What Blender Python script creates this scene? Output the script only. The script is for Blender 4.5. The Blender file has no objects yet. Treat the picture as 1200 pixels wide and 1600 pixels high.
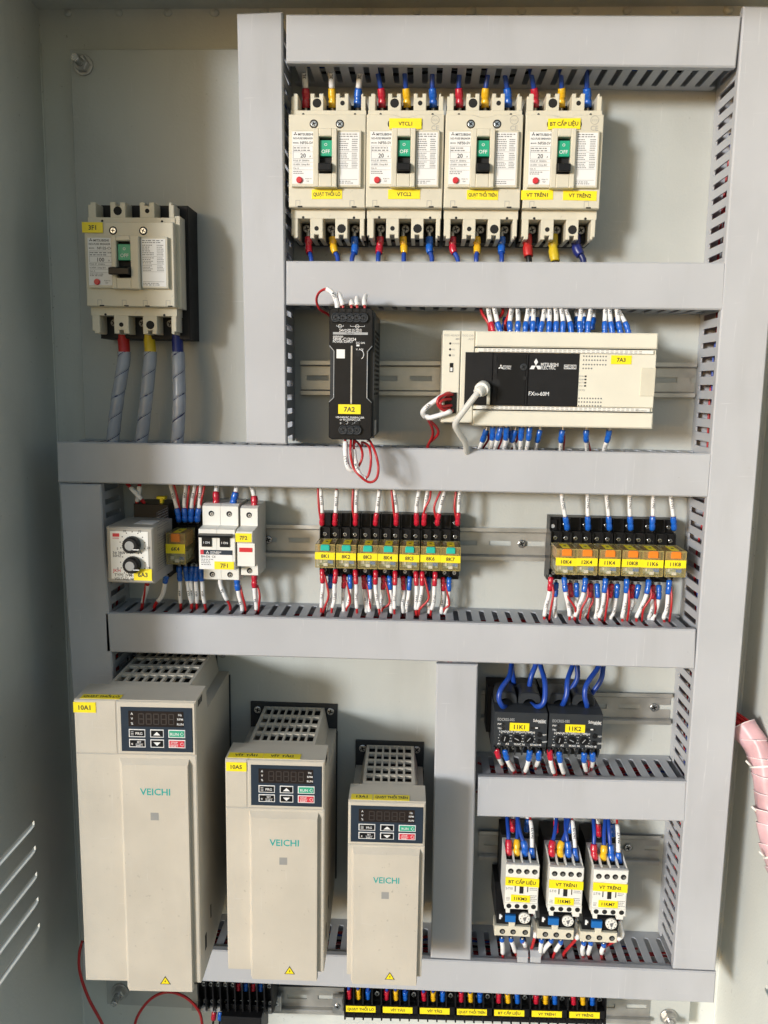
import bpy, bmesh, math, random
from mathutils import Vector, Matrix
random.seed(7)
SC = bpy.context.scene
COL = SC.collection

# ---------------------------------------------------------------- camera
# plate plane is y = 0, x right, z up, the room is at negative y; all builders work in millimetres
FPX, CAMD = 1280.0, 868.0
def cam_rows(a, b, c):
    ca, sa, cb, sb, cc, sc = math.cos(a), math.sin(a), math.cos(b), math.sin(b), math.cos(c), math.sin(c)
    W = Matrix(((1, 0, 0), (0, 0, -1), (0, 1, 0)))
    Ry = Matrix(((cb, 0, -sb), (0, 1, 0), (sb, 0, cb)))
    Rx = Matrix(((1, 0, 0), (0, ca, -sa), (0, sa, ca)))
    Rz = Matrix(((cc, -sc, 0), (sc, cc, 0), (0, 0, 1)))
    return Rz @ Rx @ Ry @ W
CM = cam_rows(0.1515, -0.0455, 0.0160)
cam_data = bpy.data.cameras.new('camera')
cam = bpy.data.objects.new('camera', cam_data)
COL.objects.link(cam)
cam_data.sensor_fit = 'HORIZONTAL'
cam_data.sensor_width = 36.0
cam_data.lens = 36.0 * FPX / 1200.0
cam_data.clip_start = 0.01
cam_data.clip_end = 100.0
rot = Matrix((CM[0], -CM[1], -CM[2])).transposed()
cam.matrix_world = Matrix.Translation((0, -CAMD / 1000, 0)) @ rot.to_4x4()
SC.camera = cam

def at(px, py, D):
    """point of the photograph (1200x1600) that lies D mm in front of the mounting plate -> (x, d, z) in mm"""
    v = CM.transposed() @ Vector(((px - 600) / FPX, (py - 800) / FPX, 1))
    s = (CAMD - D) / v.y
    return (v.x * s, D, v.z * s)
def ext(x0, y0, x1, y1, D):
    a = at(x0, (y0 + y1) / 2, D); b = at(x1, (y0 + y1) / 2, D)
    c = at((x0 + x1) / 2, y0, D); e = at((x0 + x1) / 2, y1, D)
    return a[0], b[0], e[2], c[2]

# ---------------------------------------------------------------- light
world = bpy.data.worlds.new('World')
SC.world = world
world.use_nodes = True
bg = world.node_tree.nodes['Background']
SUN_DIR = Vector((0.80, 1.0, -0.20))              # the way the sunlight travels
sky = world.node_tree.nodes.new('ShaderNodeTexSky')
sky.sky_type = 'NISHITA'
sky.sun_disc = False
sky.sun_elevation = math.atan2(-SUN_DIR.z, math.hypot(SUN_DIR.x, SUN_DIR.y))
sky.sun_rotation = math.atan2(-SUN_DIR.x, -SUN_DIR.y) % (2 * math.pi)
world.node_tree.links.new(sky.outputs['Color'], bg.inputs['Color'])
bg.inputs['Strength'].default_value = 0.15
sun_d = bpy.data.lights.new('sun', 'SUN')
sun_d.energy = 2.7
sun_d.angle = math.radians(9.0)
sun_d.color = (0.935, 0.97, 1.0)
sun = bpy.data.objects.new('sun', sun_d)
COL.objects.link(sun)
sun.location = (-1.5, -3, 0.5)
sun.rotation_euler = SUN_DIR.to_track_quat('-Z', 'Y').to_euler()
SC.view_settings.view_transform = 'Standard'
SC.view_settings.look = 'None'
SC.view_settings.exposure = 0.20
SC.view_settings.gamma = 1.0
SC.view_settings.use_curve_mapping = False
SC.cycles.max_bounces = 6
SC.cycles.diffuse_bounces = 3
SC.cycles.glossy_bounces = 2
SC.cycles.transmission_bounces = 2
SC.cycles.transparent_max_bounces = 10
SC.cycles.caustics_reflective = False
SC.cycles.caustics_refractive = False

# ---------------------------------------------------------------- materials
MATS = {}
def mat(name, col, rough=0.5, metal=0.0, var=0.06, vs=60.0, bump=0.0, bs=600.0, speck=0.0, alpha=1.0, trans=0.0, spec=0.5, coat=0.0, scuff=0.0):
    m = bpy.data.materials.new(name)
    m.use_nodes = True
    nt = m.node_tree
    b = nt.nodes['Principled BSDF']
    N = nt.nodes.new
    tc = N('ShaderNodeTexCoord')
    nz = N('ShaderNodeTexNoise'); nz.inputs['Scale'].default_value = vs; nz.inputs['Detail'].default_value = 4
    nt.links.new(tc.outputs['Object'], nz.inputs['Vector'])
    mr = N('ShaderNodeMapRange')
    mr.inputs['From Min'].default_value = 0.3; mr.inputs['From Max'].default_value = 0.7
    mr.inputs['To Min'].default_value = 1 - var; mr.inputs['To Max'].default_value = 1 + var * 0.6
    nt.links.new(nz.outputs['Fac'], mr.inputs['Value'])
    mx = N('ShaderNodeMix'); mx.data_type = 'RGBA'; mx.blend_type = 'MULTIPLY'
    mx.inputs['Factor'].default_value = 1.0
    mx.inputs['A'].default_value = (*col, 1)
    nt.links.new(mr.outputs['Result'], mx.inputs['B'])
    out = mx.outputs['Result']
    if speck > 0:
        n2 = N('ShaderNodeTexNoise'); n2.inputs['Scale'].default_value = 230; n2.inputs['Detail'].default_value = 2
        n3 = N('ShaderNodeTexNoise'); n3.inputs['Scale'].default_value = 9; n3.inputs['Detail'].default_value = 5
        nt.links.new(tc.outputs['Object'], n2.inputs['Vector']); nt.links.new(tc.outputs['Object'], n3.inputs['Vector'])
        r2 = N('ShaderNodeMapRange'); r2.inputs['From Min'].default_value = 0.69; r2.inputs['From Max'].default_value = 0.76
        r2.inputs['To Min'].default_value = 0; r2.inputs['To Max'].default_value = speck
        nt.links.new(n2.outputs['Fac'], r2.inputs['Value'])
        r3 = N('ShaderNodeMapRange'); r3.inputs['From Min'].default_value = 0.48; r3.inputs['From Max'].default_value = 0.75
        r3.inputs['To Min'].default_value = 0; r3.inputs['To Max'].default_value = 1
        nt.links.new(n3.outputs['Fac'], r3.inputs['Value'])
        ml = N('ShaderNodeMath'); ml.operation = 'MULTIPLY'
        nt.links.new(r2.outputs['Result'], ml.inputs[0]); nt.links.new(r3.outputs['Result'], ml.inputs[1])
        m2 = N('ShaderNodeMix'); m2.data_type = 'RGBA'
        nt.links.new(ml.outputs['Value'], m2.inputs['Factor'])
        nt.links.new(out, m2.inputs['A']); m2.inputs['B'].default_value = (0.07, 0.06, 0.045, 1)
        out = m2.outputs['Result']
    if scuff > 0:                                # smudges and fine handling scratches
        for sc, lo, hi, colr, f in (((16, 16, 5), .52, .72, (0.20, 0.19, 0.17), .55), ((420, 420, 22), .66, .74, (0.72, 0.72, 0.72), .9), ((25, 400, 420), .68, .75, (0.70, 0.70, 0.70), .8)):
            mp = N('ShaderNodeMapping'); mp.inputs['Scale'].default_value = sc; mp.inputs['Rotation'].default_value = (0, 0.12, 0)
            n5 = N('ShaderNodeTexNoise'); n5.inputs['Scale'].default_value = 1.0; n5.inputs['Detail'].default_value = 5; n5.inputs['Distortion'].default_value = .4
            nt.links.new(tc.outputs['Object'], mp.inputs['Vector']); nt.links.new(mp.outputs['Vector'], n5.inputs['Vector'])
            r5 = N('ShaderNodeMapRange'); r5.inputs['From Min'].default_value = lo; r5.inputs['From Max'].default_value = hi
            r5.inputs['To Min'].default_value = 0; r5.inputs['To Max'].default_value = scuff * f
            nt.links.new(n5.outputs['Fac'], r5.inputs['Value'])
            m5 = N('ShaderNodeMix'); m5.data_type = 'RGBA'; nt.links.new(r5.outputs['Result'], m5.inputs['Factor'])
            nt.links.new(out, m5.inputs['A']); m5.inputs['B'].default_value = (*colr, 1); out = m5.outputs['Result']
    nt.links.new(out, b.inputs['Base Color'])
    rr = N('ShaderNodeMapRange'); rr.inputs['To Min'].default_value = max(0.03, rough - 0.1); rr.inputs['To Max'].default_value = min(1, rough + 0.1)
    nt.links.new(nz.outputs['Fac'], rr.inputs['Value']); nt.links.new(rr.outputs['Result'], b.inputs['Roughness'])
    b.inputs['Metallic'].default_value = metal
    b.inputs['Specular IOR Level'].default_value = spec
    b.inputs['Alpha'].default_value = alpha
    b.inputs['Transmission Weight'].default_value = trans
    b.inputs['Coat Weight'].default_value = coat
    if bump > 0:
        n4 = N('ShaderNodeTexNoise'); n4.inputs['Scale'].default_value = bs; n4.inputs['Detail'].default_value = 3
        nt.links.new(tc.outputs['Object'], n4.inputs['Vector'])
        bp = N('ShaderNodeBump'); bp.inputs['Strength'].default_value = bump; bp.inputs['Distance'].default_value = 0.0008
        nt.links.new(n4.outputs['Fac'], bp.inputs['Height']); nt.links.new(bp.outputs['Normal'], b.inputs['Normal'])
    MATS[name] = m
    return m
mat('duct', (0.455, 0.465, 0.49), 0.42, var=0.06, vs=10, bump=0.06, bs=900, speck=0.3, scuff=.30)
mat('duct_wall', (0.44, 0.455, 0.485), 0.45, var=0.05, vs=30)
mat('plate_paint', (0.475, 0.495, 0.475), 0.48, var=0.08, vs=6, bump=0.28, bs=330, speck=0.9, scuff=.28)
mat('cabinet_paint', (0.65, 0.67, 0.635), 0.48, var=0.09, vs=5, bump=0.3, bs=330, speck=0.7, scuff=.25)
mat('cream', (0.66, 0.62, 0.50), 0.42, var=0.07, vs=35, speck=0.55, scuff=.2)
mat('cream_dark', (0.58, 0.54, 0.43), 0.45, var=0.06, vs=45)
mat('plc', (0.72, 0.69, 0.58), 0.42, var=0.04, vs=30, speck=0.3)
mat('vfd', (0.565, 0.52, 0.44), 0.5, var=0.06, vs=22, bump=0.22, bs=1300, speck=0.45, scuff=.22)
mat('white_plastic', (0.78, 0.77, 0.72), 0.4, var=0.04, vs=40)
mat('grey_box', (0.36, 0.34, 0.30), 0.4, var=0.05, vs=40)
mat('white_label', (0.80, 0.80, 0.79), 0.4, var=0.02)
mat('cloth_white', (0.80, 0.80, 0.80), 0.45, var=0.04, vs=200)
mat('ink', (0.02, 0.02, 0.022), 0.5, var=0.0)
mat('ink_grey', (0.16, 0.16, 0.165), 0.5, var=0.0)
mat('ink_faint', (0.40, 0.39, 0.36), 0.5, var=0.0)
mat('white_ink', (0.78, 0.78, 0.78), 0.5, var=0.0)
mat('grey_ink', (0.36, 0.37, 0.38), 0.5, var=0.0)
mat('black', (0.010, 0.010, 0.011), 0.35, var=0.1, vs=80, spec=0.22)
mat('black_matt', (0.013, 0.013, 0.014), 0.5, var=0.1, vs=80, bump=0.05, spec=0.22)
mat('hole', (0.008, 0.008, 0.008), 0.8, var=0.0)
mat('charcoal', (0.030, 0.034, 0.039), 0.42, var=0.06, vs=60, spec=0.3)
mat('slate', (0.022, 0.034, 0.052), 0.4, var=0.04, spec=0.3)
mat('zinc', (0.55, 0.54, 0.52), 0.36, 0.9, var=0.15, vs=90, bump=0.05)
mat('rail_zinc', (0.50, 0.49, 0.46), 0.42, 0.75, var=0.2, vs=40, bump=0.05)
mat('dark_screw', (0.22, 0.21, 0.20), 0.4, 0.8, var=0.3, vs=300)
mat('screw', (0.62, 0.62, 0.62), 0.25, 1.0, var=0.1, vs=300)
mat('tape', (0.92, 0.74, 0.015), 0.4, var=0.03)
mat('red_wire', (0.44, 0.018, 0.022), 0.35, var=0.08, vs=150)
mat('blue_wire', (0.012, 0.055, 0.33), 0.33, var=0.08, vs=150)
mat('navy_wire', (0.01, 0.016, 0.10), 0.35, var=0.08, vs=150)
mat('grey_cable', (0.62, 0.61, 0.57), 0.45, var=0.05, vs=100)
mat('red_crimp', (0.50, 0.012, 0.035), 0.28, var=0.12, vs=250, coat=0.3)
mat('blue_crimp', (0.008, 0.11, 0.52), 0.28, var=0.12, vs=250, coat=0.3)
mat('yellow_crimp', (0.80, 0.46, 0.012), 0.28, var=0.1, vs=250, coat=0.3)
mat('red_shrink', (0.46, 0.02, 0.018), 0.4, var=0.1, vs=150)
mat('yellow_shrink', (0.60, 0.44, 0.02), 0.35, var=0.15, vs=120)
mat('blue_shrink', (0.012, 0.02, 0.16), 0.35, var=0.1, vs=150)
mat('wrap_clear', (0.44, 0.48, 0.56), 0.22, var=0.12, vs=60, alpha=0.76)
mat('wrap_pink', (0.86, 0.56, 0.60), 0.35, var=0.25, vs=40, alpha=0.68)
mat('wrap_rim', (0.86, 0.74, 0.75), 0.3, var=0.1, vs=60)
mat('green', (0.012, 0.36, 0.20), 0.4, var=0.03)
mat('teal', (0.0, 0.36, 0.33), 0.45, var=0.0)
mat('teal_button', (0.02, 0.46, 0.36), 0.35, var=0.05)
mat('orange_button', (0.85, 0.22, 0.02), 0.35, var=0.05)
mat('red_button', (0.60, 0.025, 0.035), 0.35, var=0.05)
mat('red_key', (0.62, 0.04, 0.06), 0.4, var=0.03)
mat('green_key', (0.03, 0.36, 0.22), 0.4, var=0.03)
mat('blue_button', (0.015, 0.15, 0.48), 0.35, var=0.05)
mat('amber_clear', (0.58, 0.48, 0.20), 0.12, var=0.05, alpha=0.30, coat=0.3)
mat('amber_edge', (0.42, 0.33, 0.12), 0.2, var=0.15, vs=200, alpha=0.75)
mat('relay_copper', (0.50, 0.25, 0.09), 0.4, 0.2, var=0.5, vs=220)
mat('relay_core', (0.34, 0.40, 0.33), 0.3, 0.1, var=0.5, vs=200)
mat('display', (0.022, 0.016, 0.014), 0.18, var=0.05)
mat('segment', (0.042, 0.034, 0.031), 0.4, var=0.0)
mat('ground_earth', (0.40, 0.345, 0.26), 0.85, var=0.2, vs=3, bump=0.4, bs=40)
mat('hatch_grey', (0.30, 0.30, 0.29), 0.5, var=0.04)

# ---------------------------------------------------------------- mesh builder (mm; d = distance in front of the plate)
_txt = {}
_fc = bpy.data.curves.new('lettering_source', 'FONT')
_fo = bpy.data.objects.new('lettering_source', _fc)
def text_geo(s, bold=0.010):
    key = (s, bold)
    if key not in _txt:
        _fc.body = s; _fc.size = 1.0; _fc.resolution_u = 2; _fc.offset = bold
        me = _fo.to_mesh()
        vs = [(v.co.x, v.co.y) for v in me.vertices]
        fs = [tuple(p.vertices) for p in me.polygons]
        _fo.to_mesh_clear()
        if vs:
            x0 = min(v[0] for v in vs); x1 = max(v[0] for v in vs)
        else:
            x0 = x1 = 0
        _txt[key] = (vs, fs, x0, x1)
    return _txt[key]

class MB:
    def __init__(s, m='cream'):
        s.v = []; s.f = []; s.mi = []; s.sm = []; s.ms = [m]; s.cur = 0
    def mat(s, m):
        if m not in s.ms: s.ms.append(m)
        s.cur = s.ms.index(m); return s
    def add(s, vs, fs, smooth=False):
        o = len(s.v); s.v += [tuple(v) for v in vs]
        for f in fs:
            s.f.append(tuple(i + o for i in f)); s.mi.append(s.cur); s.sm.append(smooth)
        return s
    def box(s, x0, x1, d0, d1, z0, z1, c=0.0):
        """box whose front (d1) edges are chamfered by c"""
        r = [[(x0, d0, z0), (x1, d0, z0), (x1, d0, z1), (x0, d0, z1)], [(x0, d1 - c, z0), (x1, d1 - c, z0), (x1, d1 - c, z1), (x0, d1 - c, z1)]]
        if c > 0: r.append([(x0 + c, d1, z0 + c), (x1 - c, d1, z0 + c), (x1 - c, d1, z1 - c), (x0 + c, d1, z1 - c)])
        return s.loft(r)
    def loft(s, rings, smooth=False, caps=True, closed=True):
        n = len(rings[0]); vs = [p for r in rings for p in r]; fs = []
        for i in range(len(rings) - 1):
            for j in range(n if closed else n - 1):
                k = (j + 1) % n
                fs.append((i * n + j, i * n + k, (i + 1) * n + k, (i + 1) * n + j))
        s.add(vs, fs, smooth)
        if caps:
            o = len(s.v) - len(vs)
            s.f.append(tuple(range(o + n - 1, o - 1, -1))); s.mi.append(s.cur); s.sm.append(False)
            b = o + (len(rings) - 1) * n
            s.f.append(tuple(range(b, b + n))); s.mi.append(s.cur); s.sm.append(False)
        return s
    def prism(s, poly, d0, d1, c=0.0):
        """polygon in (x, z) extruded along d, front edge chamfered by c"""
        r = [[(x, d0, z) for x, z in poly], [(x, d1 - c, z) for x, z in poly]]
        if c > 0:
            n = len(poly); a = sum(poly[i][0] * poly[(i + 1) % n][1] - poly[(i + 1) % n][0] * poly[i][1] for i in range(n))
            sg = 1 if a > 0 else -1; q = []
            for i in range(n):
                p0, p1, p2 = Vector(poly[i - 1]), Vector(poly[i]), Vector(poly[(i + 1) % n])
                e1 = (p1 - p0).normalized(); e2 = (p2 - p1).normalized()
                n1 = Vector((-e1.y, e1.x)) * sg; n2 = Vector((-e2.y, e2.x)) * sg
                m = n1 + n2; m = m / max(0.3, m.dot(n1)) if m.length > 1e-6 else n1
                q.append((p1.x + m.x * c, d1, p1.y + m.y * c))
            r.append(q)
        return s.loft(r)
    def side(s, prof, x0, x1):
        """profile in (d, z) extruded along x"""
        return s.loft([[(x0, d, z) for d, z in prof], [(x1, d, z) for d, z in prof]])
    def lathe(s, x, z, prof, n=12, smooth=True):
        """profile [(r, d)...] turned round an axis along d through (x, z)"""
        r = [[(x + rr * math.cos(2 * math.pi * k / n), d, z + rr * math.sin(2 * math.pi * k / n)) for k in range(n)] for rr, d in prof]
        return s.loft(r, smooth)
    def disc(s, x, z, d, r, n=12, th=0.15):
        return s.lathe(x, z, [(r, d - th), (r, d)], n, False)
    def frame(s, x0, x1, z0, z1, a0, a1, b0, b1, d0, d1, c=0.0):
        s.box(x0, a0, d0, d1, z0, z1, c); s.box(a1, x1, d0, d1, z0, z1, c)
        s.box(a0, a1, d0, d1, z0, b0, c); s.box(a0, a1, d0, d1, b1, z1, c); return s
    def text(s, t, x, z, d, size, al='c', ang=0.0, wmax=None, sx=1.0, bold=0.010):
        vs, fs, a, b = text_geo(t, bold)
        if not vs: return s
        if wmax and (b - a) * size * sx > wmax:
            q = wmax / ((b - a) * size); sx = max(q, .76); size *= q / sx
        off = {'c': (a + b) / 2, 'l': a, 'r': b}[al]
        ca, sa = math.cos(ang), math.sin(ang)
        out = []
        for u, w in vs:
            u = (u - off) * size * sx; w = (w - 0.36) * size
            out.append((x + u * ca - w * sa, d, z + u * sa + w * ca))
        return s.add(out, fs)
    def text3(s, t, o, u, w, size):
        vs, fs, a, b = text_geo(t)
        o, u, w = Vector(o), Vector(u), Vector(w)
        return s.add([o + u * ((p - (a + b) / 2) * size) + w * ((q - 0.36) * size) for p, q in vs], fs)
    def quad(s, x0, x1, z0, z1, d):
        return s.add([(x0, d, z0), (x1, d, z0), (x1, d, z1), (x0, d, z1)], [(0, 1, 2, 3)])
    def tube(s, pts, r, n=8, caps=True):
        pts = [Vector(p) for p in pts]; rings = []
        rad = r if isinstance(r, (list, tuple)) else [r] * len(pts)
        t0 = (pts[1] - pts[0]).normalized(); up = Vector((0, 1, 0)) if abs(t0.y) < 0.9 else Vector((1, 0, 0))
        nrm = (up - t0 * up.dot(t0)).normalized()
        for i, p in enumerate(pts):
            t = (pts[min(i + 1, len(pts) - 1)] - pts[max(i - 1, 0)]).normalized()
            nrm = (nrm - t * nrm.dot(t)).normalized(); bi = t.cross(nrm)
            rings.append([p + (nrm * math.cos(2 * math.pi * k / n) + bi * math.sin(2 * math.pi * k / n)) * rad[i] for k in range(n)])
        return s.loft(rings, True, caps)
    def mesh(s, name, org=(0, 0, 0)):
        me = bpy.data.meshes.new(name)
        me.from_pydata([((x - org[0]) * .001, -(d - org[1]) * .001, (z - org[2]) * .001) for x, d, z in s.v], [], s.f)
        for m in s.ms: me.materials.append(MATS[m])
        me.polygons.foreach_set('material_index', s.mi)
        me.polygons.foreach_set('use_smooth', s.sm)
        bm = bmesh.new(); bm.from_mesh(me); bmesh.ops.recalc_face_normals(bm, faces=bm.faces); bm.to_mesh(me); bm.free()
        me.update(); return me
    def build(s, name, parent=None, org=(0, 0, 0)):
        return link(name, s.mesh(name, org), parent)
def link(name, me, parent=None):
    o = bpy.data.objects.new(name, me); COL.objects.link(o)
    if parent is not None: o.parent = parent
    return o
def tag(o, label, cat, group=None, kind=None):
    if label: o['label'] = label
    if cat: o['category'] = cat
    if group: o['group'] = group
    if kind: o['kind'] = kind
    return o
def thing(name, label, cat, org=(0, 0, 0), group=None):
    o = bpy.data.objects.new(name, None); COL.objects.link(o)
    o.location = (org[0] * .001, -org[1] * .001, org[2] * .001); o.empty_display_size = 0.02
    return tag(o, label, cat, group)
def spline(pts, n=8):
    P = [Vector(p) for p in pts]; out = []
    P = [P[0] * 2 - P[1]] + P + [P[-1] * 2 - P[-2]]
    for i in range(1, len(P) - 2):
        a, b, c, e = P[i - 1], P[i], P[i + 1], P[i + 2]
        for k in range(n):
            t = k / n
            out.append(0.5 * ((2 * b) + (c - a) * t + (2 * a - 5 * b + 4 * c - e) * t * t + (3 * b - a - 3 * c + e) * t ** 3))
    out.append(P[-2]); return out
def cut(path, s0, s1, step=1.5):
    """piece of a sampled path between the arc lengths s0 and s1"""
    L = [0.0]
    for a, b in zip(path, path[1:]): L.append(L[-1] + (b - a).length)
    s1 = min(s1, L[-1]); s0 = min(s0, s1 - 0.5); n = max(2, int((s1 - s0) / step) + 1); out = []
    j = 0
    for k in range(n + 1):
        s = s0 + (s1 - s0) * k / n
        while j < len(L) - 2 and L[j + 1] < s: j += 1
        t = (s - L[j]) / max(1e-6, L[j + 1] - L[j])
        out.append(path[j].lerp(path[j + 1], t) if t <= 1 else path[j + 1])
    return out
def length(path): return sum((b - a).length for a, b in zip(path, path[1:]))
def screw_on(parent, x, z, d, r=3.0, ang=0.4, m='screw', name='screw'):
    mb = MB(m).lathe(x, z, [(r, d - 1.2), (r, d - 0.2), (r * .8, d + 0.15)], 12)
    mb.mat('hole')
    for a in (ang, ang + math.pi / 2):
        ca, sa = math.cos(a), math.sin(a); l, w = r * .62, r * .15
        mb.add([(x + u * ca - v * sa, d + 0.25, z + u * sa + v * ca) for u, v in ((-l, -w), (l, -w), (l, w), (-l, w))], [(0, 1, 2, 3)])
    return mb.build(name, parent)
def tape(parent, x0, x1, z0, z1, d, s, size=None, ink='ink', name='name_sticker', wmax=None, skew=0.0):
    t = MB('tape').prism([(x0, z0), (x1, z0 - skew), (x1, z1 - skew), (x0, z1)], d, d + 0.35).build(name, parent)
    MB(ink).text(s, (x0 + x1) / 2, (z0 + z1) / 2 - skew / 2, d + 0.45, size or (z1 - z0) * .62, wmax=wmax or (x1 - x0) * .9, ang=-math.atan2(skew, x1 - x0), bold=0.022).build('lettering', t)
    return t
# ================================================================ the cabinet
HB = -24.0                                   # depth of the back wall
XL = at(74, 330, HB)[0]; XR = at(1121, 1540, HB)[0]; ZT = at(600, 12, HB)[2]; ZB = at(600, 1700, HB)[2]
DW = 256.0                                   # how far the side walls stand out
cab = thing('cabinet', 'light grey painted steel cabinet shell with welded inner corners', 'cabinet', (0, 0, 0))
MB('cabinet_paint').box(XL - 2, XR + 2, HB - 2, HB, ZB - 2, ZT + 2).build('back_wall', cab)
MB('cabinet_paint').box(XL - 2, XR + 2, HB, DW, ZT, ZT + 2).build('top_wall', cab)
MB('cabinet_paint').box(XL - 2, XR + 2, HB, DW, ZB - 2, ZB).build('bottom_wall', cab)
def louver_wall(name, x, sgn, zs, da, db):
    """side wall with real ventilation slots and an added sun-catching lip below each"""
    mb = MB('cabinet_paint'); x0, x1 = (x - 2, x) if sgn > 0 else (x, x + 2)
    zs = sorted(zs); h = 2.6; lo = ZB
    for z in zs:
        mb.box(x0, x1, HB, DW, lo, z - h)
        mb.box(x0, x1, HB, da, z - h, z + h); mb.box(x0, x1, db, DW, z - h, z + h); lo = z + h
    mb.box(x0, x1, HB, DW, lo, ZT)
    w = mb.build(name, cab)
    for z in zs:                               # added lip rising from each slot's lower edge, tilted to catch sun as bright line
        hb = MB('cabinet_paint'); rings = []
        for k in range(17):
            t = k / 16; d = da - 2 + (db - da + 4) * t; b = math.sin(math.pi * min(1, max(0, min(t, 1 - t) * 7)) / 2)
            rings.append([(x + sgn * .05, d, z - h - 4), (x + sgn * (.3 + 2.4 * b), d, z - h - 1.2 * b), (x + sgn * (.3 + 3.0 * b), d, z - h + 1.0 * b), (x + sgn * (.3 + 2.6 * b), d, z - h + 1.1 * b), (x - sgn * .5, d, z - h + .1)])
        hb.loft(rings, True).build('sun_catch_lip', w)
    return w
lz = []
for (a, b) in ((47, 1293), (50, 1331), (54, 1370), (57, 1408), (62, 1445)):
    v = CM.transposed() @ Vector(((a - 600) / FPX, (b - 800) / FPX, 1)); s = XL / v.x
    lz.append(v.z * s); ld = CAMD - v.y * s
louver_wall('left_wall', XL, 1, lz, ld, ld + 115)
louver_wall('right_wall', XR, -1, [z - 14 for z in lz], 96, 200)
for xs in (XL + .4, XR - .4):                 # uneven seam beads in the corners
    MB('cabinet_paint').tube([(xs, HB + .4, z) for z in range(int(ZB), int(ZT), 40)], 1.4, 6).build('corner_seam', cab)
for k in range(15):                           # weld blobs along the top edge
    x = XL + 32 + k * (XR - XL - 50) / 14 + random.uniform(-3, 3)
    r = random.uniform(3.2, 4.6)
    b = MB('cabinet_paint'); rings = []
    for i in range(5):
        a = math.pi / 2 * i / 4.0
        rings.append([(x + r * 1.25 * math.cos(a) * math.cos(q) + 0.001 * i, HB + r * .75 * math.sin(a), ZT - 4 + r * math.cos(a) * math.sin(q)) for q in [2 * math.pi * j / 10 for j in range(10)]])
    b.loft(rings, True).build('weld_blob', cab)
rm = MB('red_key'); a = at(1190, 2, 40)
mk = thing('red_mark', 'red sticker edge on the top right corner of the cabinet', 'sticker', (a[0], 0, ZT))
MB('red_key').box(-24, 22, 20, 22, -.9, -.25).box(-24, -22.5, 22, 60, -.9, -.25).box(20.5, 22, 22, 60, -.9, -.25).build('border', mk)

tag(link('ground', (MB('ground_earth').add([(-30000, -20000, ZB - 700), (30000, -20000, ZB - 700), (30000, 40000, ZB - 700), (-30000, 40000, ZB - 700)], [(0, 1, 2, 3)]).mesh('ground'))), 'pale earth ground in front of the cabinet', None, kind='structure')

# mounting plate
PX0, PX1 = at(112, 160, 0)[0], at(1079, 1570, 0)[0]
PZ1, PZ0 = at(240, 77, 0)[2], at(620, 1592, 0)[2]
plate = thing('mounting_plate', 'pale grey mounting plate that carries all the devices', 'panel', (0, 0, 0))
MB('plate_paint').box(PX0, PX1, -2.5, 0, PZ0, PZ1, 0.6).build('sheet', plate)
MB('plate_paint').box(PX0, PX0 + 2, HB + 1, -2.5, PZ0, PZ1).build('return_edge', plate)
MB('plate_paint').box(PX1 - 2, PX1, HB + 1, -2.5, PZ0, PZ1).build('return_edge', plate)
def bolt(px, py, label, sc=1.0):
    p = at(px, py, 4)
    t = thing('bolt', label, 'bolt', (p[0], 0, p[2]), 'bolts that hold the mounting plate')
    MB('zinc').lathe(0, 0, [(10 * sc, 0.1), (10 * sc, 1.6), (9.4 * sc, 2.0)], 20).build('washer', t)
    MB('zinc').lathe(0, 0, [(7.6 * sc, 2.0), (7.6 * sc, 8), (6.6 * sc, 9)], 6, False).build('nut', t)
    MB('screw').lathe(0, 0, [(4.2 * sc, 9)] + [(4.2 * sc - .35 * (k % 2), 9 + k * .8) for k in range(1, 16)] + [(3.4 * sc, 22)], 12).build('stud', t)
bolt(128, 100, 'zinc bolt and washer at the top left corner of the mounting plate')
bolt(186, 1552, 'zinc bolt under the largest drive near the bottom left')
bolt(1046, 1592, 'zinc bolt and washer at the bottom right corner of the plate')

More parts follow.
